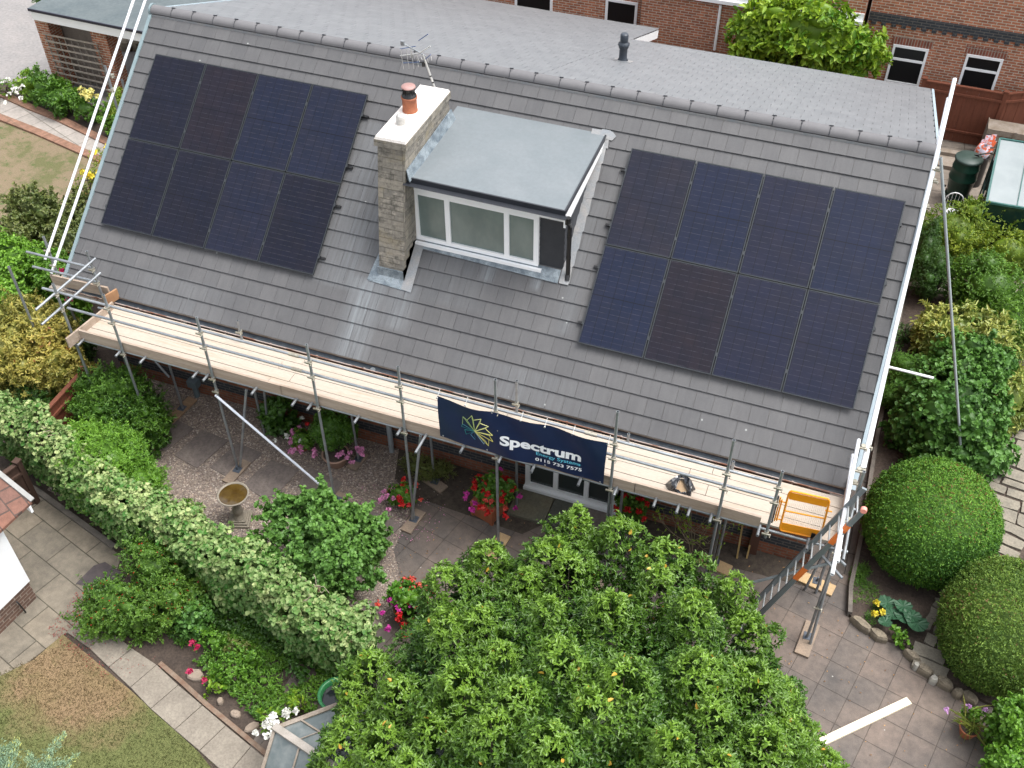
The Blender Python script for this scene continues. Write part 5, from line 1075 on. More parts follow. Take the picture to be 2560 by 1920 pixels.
# green tub
p=atz(*K(14,640,1075),.75); t=thing('green_water_tub','open round green tub of dark water under the tree','tub',(p.x,p.y,0)); m=MB(); m.lathe([(.22,0),(.27,.70),(.30,.72),(.30,.76),(.25,.76),(.24,.6)],(p.x,p.y,0),26,closed=False); m.build('tub_wall',mat('mid_green_plastic',(.03,.17,.06),None,rough=.4),t); m=MB(); m.lathe([(0,.64),(.25,.641)],(p.x,p.y,0),26,closed=False); m.build('dark_water',mat('black_water',(.015,.018,.022),None,rough=.06),t)
for k,(x,y,r) in enumerate(((1540,920,.16),(1640,960,.08),(1740,1130,.07),(1860,1230,.10),(1990,1340,.12))):
    p=atz(*K(13,x,y),.03); o=rock((p.x,p.y,0),(r,r*.7,.07),M_rock,k,70+k).build('bed_stone',mat('pinkish_sandstone',(.33,.26,.20),(.25,.2,.16),6,.9),org=(p.x,p.y,0)); tag(o,['large pinkish flat stone by the dark red rose','small stone directly below the dark red rose','rounded stone beside the path halfway down','squarish stone in the bed edge near white flowers','mossy stone just left of the white flowers'][k],'stone','stones edging the planted bed')

m=MB(); m.quad([(17.3,-30,.078),(70,-30,.078),(70,40,.078),(17.3,40,.078)]); struct('far_lawn',m,lawnmat('far_side_lawn',(.13,.14,.04),(.09,.12,.03),(.07,.11,.02),.6,(.35,.6)))
# ================================================================ PLANTS
def dep(p): return float(-(RM.T@(np.array(p)-CAM))[2])
def E_(x,y,w,h,z,fz=1.0,fy=1.0):
    c=atz(*D(x,y),z); s=dep(c)/FPX*1.15732*(1.2 if x>1880 and 400<y<1000 else 1); return (np.array(c),np.array([w*s,h*s*fy,h*s*fz]))
def subs(L,m,s=(.28,.45)):
    o=[]
    for c,r in L: o+=sublobes(c,r,m,s)
    return o
def base_of(l,z=0): return (l[0][0],l[0][1],z)
LM={}
GB=(2.0,1.65,1.25)
def leafmat_(name,c1,c2,c3=None,**k):
    f=lambda c: None if c is None else tuple(min(.75,a*b) for a,b in zip(c,GB))
    return leafmat(name,f(c1),f(c2),c3,**k)
LM['laurel']=leafmat('laurel_leaf',(.022,.092,.013),(.25,.43,.05),(.60,.36,.05),rough=.33)
LM['ivy']=leafmat('variegated_ivy_leaf',(.06,.21,.022),(.54,.62,.27),None,rough=.55)
LM['mid']=leafmat_('mid_green_leaf',(.020,.075,.012),(.10,.24,.03),None)
LM['dark']=leafmat_('dark_green_leaf',(.012,.045,.010),(.045,.125,.022),None)
LM['fresh']=leafmat_('fresh_green_leaf',(.035,.12,.015),(.14,.32,.04),None)
LM['lime']=leafmat_('lime_green_leaf',(.04,.14,.012),(.26,.42,.04),None)
LM['gold']=leafmat_('golden_leaf',(.025,.10,.012),(.24,.33,.035),None)
LM['goldpink']=leafmat_('gold_and_bronze_leaf',(.07,.12,.025),(.34,.34,.11),(.42,.17,.06))
LM['box']=leafmat_('clipped_yew_leaf',(.020,.085,.014),(.11,.27,.035),(.22,.10,.03),rough=.6)
LM['box2']=leafmat_('clipped_bronze_box_leaf',(.03,.085,.014),(.125,.235,.045),(.22,.12,.05),rough=.6)
LM['hazel']=leafmat_('round_hazel_leaf',(.022,.085,.020),(.085,.22,.05),None,rough=.5)
LM['aucuba']=leafmat_('cream_edged_leaf',(.035,.12,.02),(.30,.36,.12),None,rough=.35)
LM['fuchsia']=leafmat_('fuchsia_leaf',(.022,.080,.014),(.10,.22,.035),(.28,.03,.03))
LM['grey']=leafmat('blue_grey_needle',(.16,.30,.24),(.36,.50,.30),(.52,.55,.18),rough=.7)
LM['rose']=leafmat_('rose_leaf',(.05,.09,.03),(.13,.17,.06),(.16,.09,.04))
FM={}
for k,c in {'red':(.62,.012,.012),'salmon':(.72,.10,.07),'pink':(.72,.28,.50),'mag':(.62,.04,.36),'white':(.78,.78,.72),'yellow':(.75,.62,.05),'paleyellow':(.72,.66,.22),'rosered':(.45,.01,.08),'lilac':(.60,.32,.62)}.items():
    FM[k]=leafmat(k+'_petal',tuple(x*.7 for x in c),tuple(min(1,x*1.1) for x in c),None,rough=.6,trans=.1)
def flowers(par,col,pts,r=.05,k=20,name='flower'):
    r=r*1.25; pts=[(Vector(p)+(Vector(CAM)-Vector(p)).normalized()*.07) for p in pts]
    """each flower head: a dome of petals"""
    for p in pts:
        p=np.array(p); d=nrm(rng.normal(size=(k,3))); d[:,2]=np.abs(d[:,2])*.9+.1; P=p+d*r*.45*rng.uniform(.6,1.2,(k,1)); A=rosettes(P,nrm(d),2,r*.62,r*.55,.2,(50,95),0,None,.8)
        leafmesh(name,*A,FM[col],par,ORG[par.name],.1,.1,True)
def fl_at(n,xy,z): return [tuple(atz(*K(n,x,y),z)) for x,y in xy]
# ---- big laurel in the foreground
tips=[(1250,1100,2.9),(1340,1130,2.9),(1190,1180,3.0),(1060,1180,2.8),(960,1235,2.6),(1130,1240,3.1),(1440,1190,2.8),(1210,1400,3.9),(1350,1450,3.9),(1080,1400,3.6),(1500,1290,3.3),(1590,1250,2.5),(1630,1450,3.1),(1430,1230,3.2),(895,1350,2.5),(800,1420,2.2),(760,1490,2.1),(860,1480,2.9),(970,1330,3.0),(1040,1320,3.2),(1720,1560,2.6),(1690,1480,2.4),(1550,1530,3.6),(1450,1580,3.9),(1190,1580,4.0),(1060,1550,3.9),(930,1560,3.5),(820,1590,2.9),(745,1610,2.4),(1320,1290,3.5),(1190,1300,3.5),(1620,1340,2.7),(1660,1600,3.2),(1330,1610,4.1),(1000,1460,3.6),(1280,1500,4.1),(1510,1430,3.8),(1780,1640,2.2),(880,1640,3.3),(1560,1640,3.9),(1410,1350,3.6),(1120,1480,3.9),(740,1560,2.3),(1230,1210,3.2),(1370,1230,3.0)]
LL=[]
tips=[t_ for i_,t_ in enumerate(tips) if i_ not in (14,33,40,44)]
for i,(x,y,z) in enumerate(tips):
    z=z-.25+.5*random.random(); tips[i]=(x,y,z); p=np.array(atz(*D(x,y),z)); k=random.choice((.75,.9,1.0,1.15,1.35))
    for dz,w,h in ((.10,.13,.14),(.24,.23,.20),(.44,.33,.26),(.72,.41,.32),(1.05,.46,.36),(1.4,.42,.36),(1.75,.45,.4)):
        if p[2]-dz<.35: continue
        LL.append((p+np.array([random.gauss(0,.03),random.gauss(0,.03),-dz]),np.array([w*k,w*k,h])))
    for q in range(5):
        a=random.random()*6.283; dz=random.uniform(.55,1.15); LL.append((p+np.array([math.cos(a)*.40*k,math.sin(a)*.40*k,-dz]),np.array([.17,.17,.22])*random.uniform(.7,1.3)))
ce=np.mean([l[0] for l in LL],axis=0); 
big=(np.array([ce[0],ce[1]-.15,1.35]),np.array([2.85,2.0,1.65]))
tb0=(float(ce[0]),float(ce[1]-.3),0)
def ltone(P,t): 
    # new growth at shoot tips is yellower: own leaf colour by distance from nearest shoot tip
    T=np.array([np.array(atz(*D(x,y),z)) for x,y,z in tips]); d=np.min(np.linalg.norm(P[:,None,:]-T[None],axis=2),axis=1)
    return np.clip(.20+.14*blotch(P,1.5,5)+.62*np.exp(-(d/.42)**1.5),0,.75)
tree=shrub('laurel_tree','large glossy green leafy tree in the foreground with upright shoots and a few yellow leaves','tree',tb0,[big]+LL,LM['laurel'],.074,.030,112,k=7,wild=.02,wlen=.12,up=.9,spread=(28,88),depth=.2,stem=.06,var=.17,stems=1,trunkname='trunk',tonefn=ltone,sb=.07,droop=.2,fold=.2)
for i in range(0,len(tips),4):
    x,y,z=tips[i]; q=atz(*D(x,y),z); m=MB(); a_=Vector((tb0[0],tb0[1],.9)); b_=Vector((q.x,q.y,q.z-1.1)); m.tube(a_,b_,.04,6,.02); m.tube(b_,(q.x,q.y,q.z-.15),.02,5,.006); m.build('limb',M_bark,tree)
P,N=shoots([(big[0],big[1]*.89)],95,.12,zmin=.2); A=rosettes(P,N,6,.074,.030,.8,(28,90),.05,.12+.12*blotch(P,1.5,5),.17); leafmesh('inner_leaves',*A,LM['laurel'],tree,ORG[tree.name])  # darker tone paints the shade deep inside the crown into these leaves
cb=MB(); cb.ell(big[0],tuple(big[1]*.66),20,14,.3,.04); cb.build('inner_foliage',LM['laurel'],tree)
# yellow fallen leaves among the crown
P,N=shoots(LL,4,.1); _q=rng.permutation(len(P))[:170]; P,N=P[_q],N[_q]; A=rosettes(P,N,1,.09,.05,.5,(30,80)); lm=leafmesh('yellow_leaves',*A,leafmat('yellowed_leaf',(.60,.33,.03),(.72,.50,.10)),tree,ORG[tree.name]); 
# separate sprig right of tree
# ---- ivy hedge
hc=[(-3.9,-2.05),(-2.9,-2.3),(-2.0,-2.62),(-.9,-2.98),(.1,-3.25),(1.1,-3.48),(2.2,-3.72),(3.2,-3.98),(4.2,-4.18),(5.1,-4.35)]
hl=[]
hp=[(0,890),(90,950),(170,1010),(250,1065),(330,1110),(400,1150),(470,1200),(560,1255),(640,1305),(720,1350),(790,1385)]
for i in range(len(hp)-1):
    for j in range(3):
        f=j/3; x=hp[i][0]*(1-f)+hp[i+1][0]*f; y=hp[i][1]*(1-f)+hp[i+1][1]*f
        w=.30 if x<520 else .25; p=np.array(atz(*D(x+random.uniform(-8,8),y+random.uniform(-8,8)),1.30+random.uniform(-.05,.08))); hl.append((p,np.array([w*1.05,w*random.uniform(.75,1.1),.40])))
        for _q in range(3): hl.append((p+np.array([random.uniform(-.25,.25),random.uniform(-.28,.28),random.uniform(.0,.32)]),np.array([.15,.15,.15])*random.uniform(.7,1.4)))
        hl.append((p+np.array([0,-.02,-.6]),np.array([w*1.0,w*.85,.62])))
def itone(P,t):
    # variegation: cream patches where the ivy is variegated, plain green toward the left end
    v=(P[:,0]+3.0)/2.2; m_=np.clip(v,0,1)*np.clip((5.2-P[:,0])/1.6,.25,1); hz=np.clip((P[:,2]-.9)/.5,0.1,1)
    pr=m_*hz*np.clip(.24+.95*blotch(P,3.0,9),.02,.9); return np.where(rng.random(len(P))<pr,.80,.22+.10*hz)
hedge=shrub('ivy_hedge','long variegated ivy hedge with cream edged leaves running diagonally from the left','hedge',(1,-3.5,0),hl,LM['ivy'],.066,.068,230,k=3,up=.5,spread=(45,105),depth=.35,round_=True,var=.35,stems=30,stem=.03,wild=.06,wlen=.14,tonefn=itone,sb=.03)
# dead brown leaves & bare twigs in the hedge
P,N=shoots([l for l in hl[::2]],9,.1); sel=(blotch(P,3.2,4)>.42)&(P[:,2]>1.1); P,N=P[sel],N[sel]; A=rosettes(P,N,2,.06,.05,.4,(40,95)); leafmesh('brown_dead_leaves',*A,leafmat('dead_leaf',(.22,.10,.05),(.50,.33,.22)),hedge,ORG[hedge.name])
for i in range(46):
    m=MB()
    j=random.randrange(len(P)); p=Vector(P[j])+Vector((0,0,.03)); q=p+Vector((random.uniform(-.25,.25),random.uniform(-.12,.12),random.uniform(-.04,.08))); r=q+Vector((random.uniform(-.15,.15),random.uniform(-.1,.1),random.uniform(-.05,.06))); m.path([p,q,r],.0055,4); m.build('bare_twig',mat('bare_grey_twig',(.40,.33,.26),(.28,.22,.17),8,.8),hedge)
# ---- fresh green climber bulging over the hedge
L=subs([E_(225,990,105,75,1.25),E_(300,1035,55,45,1.1),E_(190,945,60,30,1.3)],6); shrub('feathery_green_shrub','feathery bright green shrub bulging over the ivy hedge behind it','shrub',base_of(L[0]),L,LM['fresh'],.045,.020,330,wild=.13,wlen=.24,k=5,depth=.3,stem=.08,core=.7)
# dark green shrub
L=subs([E_(258,862,92,70,.95,1.1),E_(215,900,70,50,.9),E_(310,900,60,50,.8)],7,(.3,.45)); shrub('dark_shrub','rounded dark green shrub in front of the scaffold between fence and gravel','shrub',base_of(L[0]),L,LM['mid'],.06,.026,210,wild=.13,wlen=.24,k=5,depth=.3,stem=.09,core=.72,tonefn=lambda P,t:t-.12)
# variegated pale euonymus/choisya at left
L=subs([E_(75,700,82,66,1.7),E_(35,760,70,70,1.4),E_(120,790,60,50,1.2)],6,(.3,.5)); shrub('golden_shrub','golden yellow and pinkish leaved shrub outside the scaffold end','shrub',base_of(L[0]),L,LM['goldpink'],.085,.036,105,wild=.13,wlen=.24,k=6,depth=.3,stem=.05,core=.7,sb=.03)
L=subs([E_(150,740,30,60,.7),E_(60,850,75,40,.7),E_(15,800,50,60,.9)],5); shrub('shaded_shrub','low dark green shrub below the golden shrub at the left edge','shrub',base_of(L[0]),L,LM['dark'],.06,.03,170,k=5,core=.75)
# green shrub + bronze climbing rose
L=subs([E_(30,560,90,55,1.3),E_(120,590,70,50,1.3),E_(10,640,60,40,1.2)],6); shrub('bright_shrub','bright green leafy shrub at the left edge beyond the scaffold','shrub',base_of(L[0]),L,LM['fresh'],.08,.05,110,k=5,core=.72,round_=True,tonefn=lambda P,t:t+.1)
L=subs([E_(75,450,75,38,1.2),E_(150,520,50,55,1.3),E_(30,500,40,40,1.1),E_(185,470,25,60,1.2)],6); b_=shrub('bronze_rose_bush','bronze and green rose bush behind the lower scaffold rails','shrub',base_of(L[0]),L,leafmat('bronze_rose_leaf',(.08,.14,.03),(.28,.30,.09),(.30,.10,.05)),.08,.045,100,wild=.13,wlen=.24,k=5,core=.72,round_=True)
flowers(b_,'rosered',[tuple(atz(*D(x,y),1.6)) for x,y in ((142,600),(135,585),(150,650))],.07)
# yellow flower sprays near verge
L=subs([E_(190,395,28,35,.7),E_(205,340,12,25,.6)],4); b_=shrub('yellow_flowered_plant','straggly plant with yellow daisies beside the bungalow gable','plant',base_of(L[0]),L,LM['gold'],.05,.02,120,k=4); flowers(b_,'yellow',[tuple(atz(*D(x,y),1.0)) for x,y in ((180,372),(190,378),(214,372),(192,385),(222,352),(205,330),(230,320),(198,380))],.10,10)
# top-left border
L=subs([E_(95,190,42,38,.5),E_(130,210,42,35,.5)],5); shrub('border_shrub','grey green mixed shrub in the border below the trellis','shrub',base_of(L[0]),L,LM['mid'],.10,.05,60,wild=.13,wlen=.24,k=5,core=.7,tonefn=lambda P,t:t-.05)
L=subs([E_(65,180,35,30,.5)],5); shrub('yellow_green_shrub','yellow green leafy shrub left of the grey green one by the drive','shrub',base_of(L[0]),L,LM['lime'],.09,.05,60,k=5,core=.6,tonefn=lambda P,t:t-.15)
L=subs([E_(185,235,42,30,.45)],5); b_=shrub('yellow_rose_bush','low bush with pale yellow blooms beside the slab path','shrub',base_of(L[0]),L,LM['mid'],.09,.05,65,k=5,core=.6); flowers(b_,'paleyellow',[tuple(atz(*D(x,y),.95)) for x,y in ((176,197),(186,201),(196,198),(180,208),(198,208),(189,214),(213,210))],.11,12)
L=subs([E_(15,190,25,22,.3)],4); b_=shrub('white_daisies','clump of white daisies at the left edge of the drive border','flowers',base_of(L[0]),L,LM['lime'],.10,.03,60,k=4,tonefn=lambda P,t:t-.25); flowers(b_,'white',[tuple(atz(*D(x,y),.6)) for x,y in ((10,178),(18,172),(30,192),(36,200),(42,196),(20,205),(12,222),(48,188),(45,212))],.08,8)
L=subs([E_(258,225,22,38,.9)],5); shrub('golden_conifer','golden yellow conifer between the scaffold tubes and the gable','conifer',base_of(L[0]),L,LM['gold'],.07,.02,150,k=5,core=.75,tonefn=lambda P,t:t-.1)
L=subs([E_(262,280,25,30,.6),E_(235,255,14,30,.5)],4); shrub('gable_shrub','dark green shrub at the foot of the left gable','shrub',base_of(L[0]),L,LM['mid'],.08,.04,80,k=5,core=.7)
L=subs([E_(85,0,16,10,.4)],4); shrub('top_edge_shrub','small shrub on the drive cut by the top edge of the view','shrub',base_of(L[0]),L,LM['mid'],.1,.05,50,k=4,core=.7)
# ---- rear tree
L=subs([E_(1740,75,150,90,2.6,.9,.55)],16,(.25,.42))+subs([E_(1620,85,60,50,2.2),E_(1850,110,70,50,2.0),E_(1740,140,120,45,1.6)],5); shrub('rear_tree','bright lime green large leaved tree behind the rear roof','tree',(L[0][0][0],L[0][0][1],0),L,LM['lime'],.19,.10,26,k=6,depth=.3,stem=.12,core=.72,trunkname='trunk',stems=6,sb=.06,zmin=.3,var=.35,tonefn=lambda P,t:t-.12)
# ---- right hand border
L=subs([E_(1945,655,0,0,0)],0) if 0 else None
L=subs([E_(2060,500,75,62,.75),E_(2130,480,75,40,.8),E_(2180,540,60,40,.8)],7); shrub('golden_euonymus','golden green shrub mass below the greenhouse','shrub',base_of(L[0],.07),L,LM['gold'],.05,.028,150,k=5,depth=.3,core=.72,tonefn=lambda P,t:t-.05)
L=subs([E_(2010,590,45,50,.7),E_(2000,540,28,60,.6)],6); shrub('dark_heath_shrub','dark green fine leaved shrub between verge and golden shrubs','shrub',base_of(L[0],.07),L,LM['dark'],.05,.012,260,k=5,core=.75,tonefn=lambda P,t:t+.1)
L=subs([E_(2140,620,80,60,.9),E_(2190,690,50,50,.9)],7); shrub('mid_green_shrub','dense mid green shrub at the right edge above the spotted laurel','shrub',base_of(L[0],.07),L,LM['mid'],.055,.03,150,k=5,core=.74,tonefn=lambda P,t:t+.05)
L=subs([E_(2060,710,72,50,.8),E_(2150,740,60,50,.8),E_(2185,860,40,60,.8)],6); shrub('cream_variegated_shrub','cream and green large leaved shrub behind the hazel bush','shrub',base_of(L[0],.07),L,LM['aucuba'],.12,.045,60,k=6,depth=.3,core=.68)
L=subs([E_(1965,815,55,42,.45),E_(1940,860,35,30,.4)],5); shrub('low_dome','low clipped dome of fine foliage beneath the horizontal white tube','shrub',base_of(L[0],.07),L,LM['box'],.028,.014,700,k=4,core=.85,depth=.15,tonefn=lambda P,t:t-.1)
L=subs([E_(2060,880,112,100,1.0),E_(2100,790,75,55,1.3),E_(2080,960,90,60,.7)],9,(.25,.42)); shrub('hazel_bush','large bush of round mid green leaves above the clipped dome','shrub',base_of(L[0],.07),L,LM['hazel'],.085,.078,75,k=5,depth=.3,round_=True,core=.7,sb=.03)
L=subs([E_(1960,720,25,20,.3),E_(1930,740,15,30,.25)],4); shrub('fern_clump','small grey leaved clump in the dark bed beside the right verge','plant',base_of(L[0],.07),L,LM['dark'],.06,.02,150,k=4)
def dome(name,label,x,y,w,h,mt,tone,z0=.07,base_fz=.95,seed=1,zc=.85):
    l=E_(x,y,w,h,zc,base_fz); c,r=l; c=c.copy(); r=r.copy(); 
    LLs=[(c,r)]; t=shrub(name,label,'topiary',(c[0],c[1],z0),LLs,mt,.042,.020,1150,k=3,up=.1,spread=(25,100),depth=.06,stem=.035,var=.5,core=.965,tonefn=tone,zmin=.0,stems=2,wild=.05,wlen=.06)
    return t
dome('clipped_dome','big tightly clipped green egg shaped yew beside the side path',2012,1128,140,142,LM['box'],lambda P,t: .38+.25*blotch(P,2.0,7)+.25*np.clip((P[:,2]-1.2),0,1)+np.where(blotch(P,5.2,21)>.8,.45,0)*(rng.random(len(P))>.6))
dome('clipped_bronze_dome','clipped bronze green dome at the right edge above the terracotta pot',2165,1352,128,150,LM['box2'],lambda P,t:.5+.3*blotch(P,1.7,3),zc=.80)
L=subs([E_(2190,1560,50,70,.8),E_(2180,1640,50,40,.7)],6); shrub('corner_bush','bright green round leaved bush in the bottom right corner','shrub',base_of(L[0],0),L,LM['fresh'],.06,.045,150,k=5,round_=True,core=.72)
L=subs([E_(2100,1050,25,20,.4)],4); shrub('glossy_seedling','small glossy broad leaved plant between hazel bush and clipped dome','plant',base_of(L[0],.07),L,LM['mid'],.12,.04,60,k=5)
# ---- pots on the patio
def pot(name,label,cat,p,r,h,mt,square=False,group=None):
    t=thing(name,label,cat,(p[0],p[1],0),group); m=MB()
    if square: 
        c,s=math.cos(-.25),math.sin(-.25)
        for a,z0,z1 in ((r*.9,0,h*.88),(r,h*.88,h)): m.prism([(p[0]+x*c-y*s,p[1]+x*s+y*c) for x,y in ((-a,-a),(a,-a),(a,a),(-a,a))],z0,z1)
        for sx in (-1,1):
            for sy in (-1,1): m.prism([(p[0]+(x+sx*r*.86)*c-(y+sy*r*.86)*s,p[1]+(x+sx*r*.86)*s+(y+sy*r*.86)*c) for x,y in ((-.03,-.03),(.03,-.03),(.03,.03),(-.03,.03))],0,h*.9)
    else: m.lathe([(r*.58,0),(r*.75,h*.3),(r*.93,h*.75),(r*1.0,h*.88),(r*1.04,h*.9),(r*1.04,h),(r*.92,h),(r*.9,h*.9)],p,24)
    m.build('container',mt,t); s=MB(); s.lathe([(0,h*.93),(r*.9,h*.935)],p,18,closed=False); s.build('compost',M_soil,t); return t
M_pinkpot=mat('pale_terracotta',(.46,.29,.22),(.38,.24,.18),4,.75,sc=(1,1,4))
def plant_in(par,L,mt,Lf,Wf,dens,k=5,rnd=False,name='foliage',core=.7,up=.5,tone=None):
    P,N=shoots(L,dens,.4,zmin=.15); t=.45+.3*blotch(P,2.5,2) if tone is None else tone(P); A=rosettes(P,N,k,Lf,Wf,up,(30,95),.03,t,.3); leafmesh(name,*A,mt,par,ORG[par.name],.2,.15,rnd)
    if core:
        cb=MB(); 
        for l in L: cb.ell(l[0],tuple(l[1]*core),12,8,.3,.05)
        cb.build('inner_foliage',mt,par)
p=atz(*K(10,612,735),0); p=Vector((p.x,p.y+.16,0)); t=pot('planted_bowl','round pale terracotta bowl with dense green box bush and pink geraniums','pot',p,.26,.30,M_pinkpot)
L=subs([E_(718,925,50,52,.75,1.1)],6); plant_in(t,L,LM['mid'],.05,.024,300,tone=lambda P:.35+.25*blotch(P,2,1)); flowers(t,'pink',fl_at(10,((718,480),(770,460),(772,490),(800,575),(835,580),(840,620),(820,600),(720,645),(757,685),(650,625),(462,632),(680,612),(745,610),(460,590)),.38),.055)
p=atz(*K(10,345,600),0); p=Vector((p.x,p.y+.12,0)); t=pot('geranium_pot','terracotta pot of pink and white geraniums left of the planted bowl','pot',p,.21,.32,M_terra)
L=subs([E_(652,948,32,25,.42)],4); plant_in(t,L,LM['mid'],.06,.05,120,rnd=True); flowers(t,'pink',fl_at(10,((345,410),(288,440),(295,460),(283,492),(325,488),(268,525),(300,580),(270,590),(285,600),(355,598),(350,560)),.45),.052); flowers(t,'white',fl_at(10,((240,470),(245,485),(150,510),(365,335),(350,512)),.45),.045); flowers(t,'red',fl_at(10,((405,380),),.5),.045)
L=subs([E_(600,893,42,32,.55)],6); shrub('fig_like_shrub','dark broad leaved shrub against the brick wall left of the pots','shrub',base_of(L[0]),L,LM['dark'],.12,.08,70,k=5,round_=True,core=.6,tonefn=lambda P,t:t+.2)
p=atz(*K(10,1110,1040),0); t=pot('low_geranium_bowl','low bowl of red, salmon and pale pink geraniums beside the grey sole board','pot',Vector((p.x-.05,p.y+.15,0)),.2,.2,M_terra)
L=subs([E_(868,1072,42,28,.28)],5); plant_in(t,L,LM['fresh'],.05,.035,160,rnd=True,tone=lambda P:.2+.2*blotch(P,2,1)); flowers(t,'red',fl_at(10,((1165,820),(1160,860),(1140,985),(1160,1015),(1210,1020),(1130,965)),.40),.055); flowers(t,'pink',fl_at(10,((1005,915),(1080,895),(1030,945),(1000,970),(980,985),(1085,970),(1135,950),(1050,1058)),.36),.05); flowers(t,'salmon',fl_at(10,((1305,978),(1175,845),(1265,855),(1185,910)),.4),.048)
p=atz(*K(10,1800,1140),0); t=pot('square_planter','square terracotta planter overflowing with red and magenta geraniums','planter',Vector((p.x+.02,p.y+.22,0)),.25,.38,M_terra,True)
L=subs([E_(1068,1058,52,38,.62)],7); plant_in(t,L,LM['mid'],.07,.055,110,rnd=True,tone=lambda P:.4+.25*blotch(P,2,1)); flowers(t,'red',fl_at(10,((1810,815),(1835,835),(1810,870),(1730,885),(1800,915),(1835,935),(1985,815),(1990,870),(2015,905),(2035,885),(1950,935),(1940,985),(1775,1035),(1790,1040),(1970,1115),(1885,800),(1730,840),(1830,1085),(1940,810),(1760,800)),.68),.062); flowers(t,'salmon',fl_at(10,((1810,985),(1800,1050),(1970,1045),(1860,990)),.70),.052); flowers(t,'mag',fl_at(10,((1665,930),(1660,965),(1705,1055),(2085,955),(2050,1052),(1925,740),(1735,1010),(1870,790)),.66),.055)
L=subs([E_(1365,1088,40,30,.5)],5); t=shrub('red_geranium_clump','clump of red geraniums by the wall right of the patio door','flowers',base_of(L[0]),L,LM['mid'],.07,.055,90,k=5,round_=True,core=.6); flowers(t,'red',fl_at(11,((1030,945),(1035,1055),(1130,1075),(1130,970),(940,1050),(965,1130),(1190,1010),(1010,960),(1165,1130),(1150,980)),.62),.06)
L=subs([E_(905,1010,52,26,.30),E_(950,1015,40,20,.25)],5); shrub('lavender_clump','dull grey green lavender clump in the wall bed','plant',base_of(L[0]),L,LM['rose'],.09,.012,200,k=5,core=.6,up=1.2,spread=(5,60))
p=atz(*K(14,1165,560),0); t=pot('bottom_geranium_pot','pot of coral, scarlet and magenta geraniums between hedge end and the big tree','pot',Vector((p.x,p.y+.25,0)),.25,.30,M_terra)
L=subs([E_(880,1295,55,42,.55)],6); plant_in(t,L,LM['fresh'],.06,.05,110,rnd=True,tone=lambda P:.15+.25*blotch(P,2,1)); flowers(t,'salmon',fl_at(14,((1175,178),(1235,172),(1125,235),(1125,262),(1200,275),(1235,245),(1295,215),(1310,225),(1350,240),(1295,340),(1345,358),(1288,385),(1390,290),(1172,615),(965,372),(1200,290)),.62),.058); flowers(t,'mag',fl_at(14,((1060,335),(1085,352),(1110,360),(1130,375),(1245,350),(1255,330),(1130,415),(1000,440),(1040,560),(1235,372)),.62),.056); flowers(t,'red',fl_at(14,((1190,355),(1130,450),(1130,480),(1345,428),(1165,535)),.64),.060)
# round leaved shrub centre left
L=subs([E_(688,1190,88,72,.75,1.2),E_(660,1255,75,40,.5)],0); L=[(l[0],l[1]*np.array([.8,.8,.85])) for l in L]
for x,y,z in ((590,1105,1.1),(620,1085,1.2),(665,1075,1.3),(700,1065,1.5),(720,1095,1.4),(770,1110,1.2),(800,1135,1.0),(600,1150,1.1),(640,1140,1.4),(690,1130,1.6),(740,1140,1.4),(780,1175,1.1),(545,1170,.9),(590,1200,1.1),(640,1190,1.5),(700,1190,1.6),(760,1210,1.2),(560,1225,.9),(620,1240,1.1),(690,1250,1.2),(750,1250,1.0),(800,1240,.8),(530,1180,.7),(720,1165,1.5)):
    q=np.array(atz(*D(x,y),z)); w=random.uniform(.12,.19); L.append((q-np.array([0,0,w*.6]),np.array([w,w,w*1.3])))
shrub('round_leaved_shrub','upright shrub with big round green leaves standing in the gravel before the ivy hedge','shrub',base_of(L[0]),L,leafmat('round_bright_leaf',(.06,.16,.03),(.24,.48,.09),None,rough=.5),.066,.066,190,wild=.13,wlen=.24,k=5,round_=True,depth=.35,up=.8,core=.7,sb=.02,tonefn=lambda P,t:t+.0)
L=subs([E_(415,1095,24,18,.35)],4); shrub('small_gravel_bush','small dark green bush in the gravel left of the bird bath','plant',base_of(L[0]),L,LM['mid'],.05,.03,180,k=4,core=.6)
# fuchsia cluster bottom left & ground cover
L=subs([E_(250,1300,92,48,.75),E_(330,1220,80,55,.9),E_(370,1290,60,60,.7),E_(200,1330,45,30,.5)],7); t=shrub('fuchsia_bush','arching fuchsia bush with small red flowers spilling over the slab path','shrub',base_of(L[0]),L,LM['fuchsia'],.048,.024,210,wild=.13,wlen=.24,k=5,depth=.35,core=.7,up=.4)
P,N=shoots(L,22,.08); A=rosettes(P,N,2,.03,.016,-.6,(10,60)); leafmesh('red_hanging_flowers',*A,FM['red'],t,ORG[t.name])['kind']='stuff'
L=subs([E_(420,1330,40,50,.5)],5); shrub('blue_green_clump','blue green rounded leaved clump beside the fuchsia','plant',base_of(L[0]),L,LM['hazel'],.06,.05,130,k=4,round_=True,core=.6)
def small(name,label,x,y,w,h,z,mt,Lf,Wf,dn,rnd=False,sh=0,up=.5):
    L=subs([E_(x,y,w,h,z)],4); return shrub(name,label,'plant',base_of(L[0]),L,mt,Lf,Wf,dn,k=4,up=up,wild=.15,wlen=.16,round_=rnd,core=.5,tonefn=lambda P,t:t+sh)
small('strawberry_clump','yellow green leafy clump at the bed edge above the flat stone',470,1480,26,16,.15,LM['lime'],.06,.05,90,True,-.25)
small('bramble_clump','dark bramble like clump at the hedge foot near the tub',640,1440,32,22,.3,LM['dark'],.07,.045,90,True,.1)
small('fern_like_clump','narrow leaved light clump in the middle of the weedy bed',570,1470,26,20,.25,LM['fresh'],.10,.018,110,False,-.1,1.0)
small('grey_leaf_clump','greyish leaved clump near the dark red roses',520,1400,30,20,.3,LM['rose'],.05,.03,120,True,.1)
small('young_sapling','small upright sapling beside the white flowered plant',640,1520,20,20,.35,LM['lime'],.08,.035,80,False,-.2)
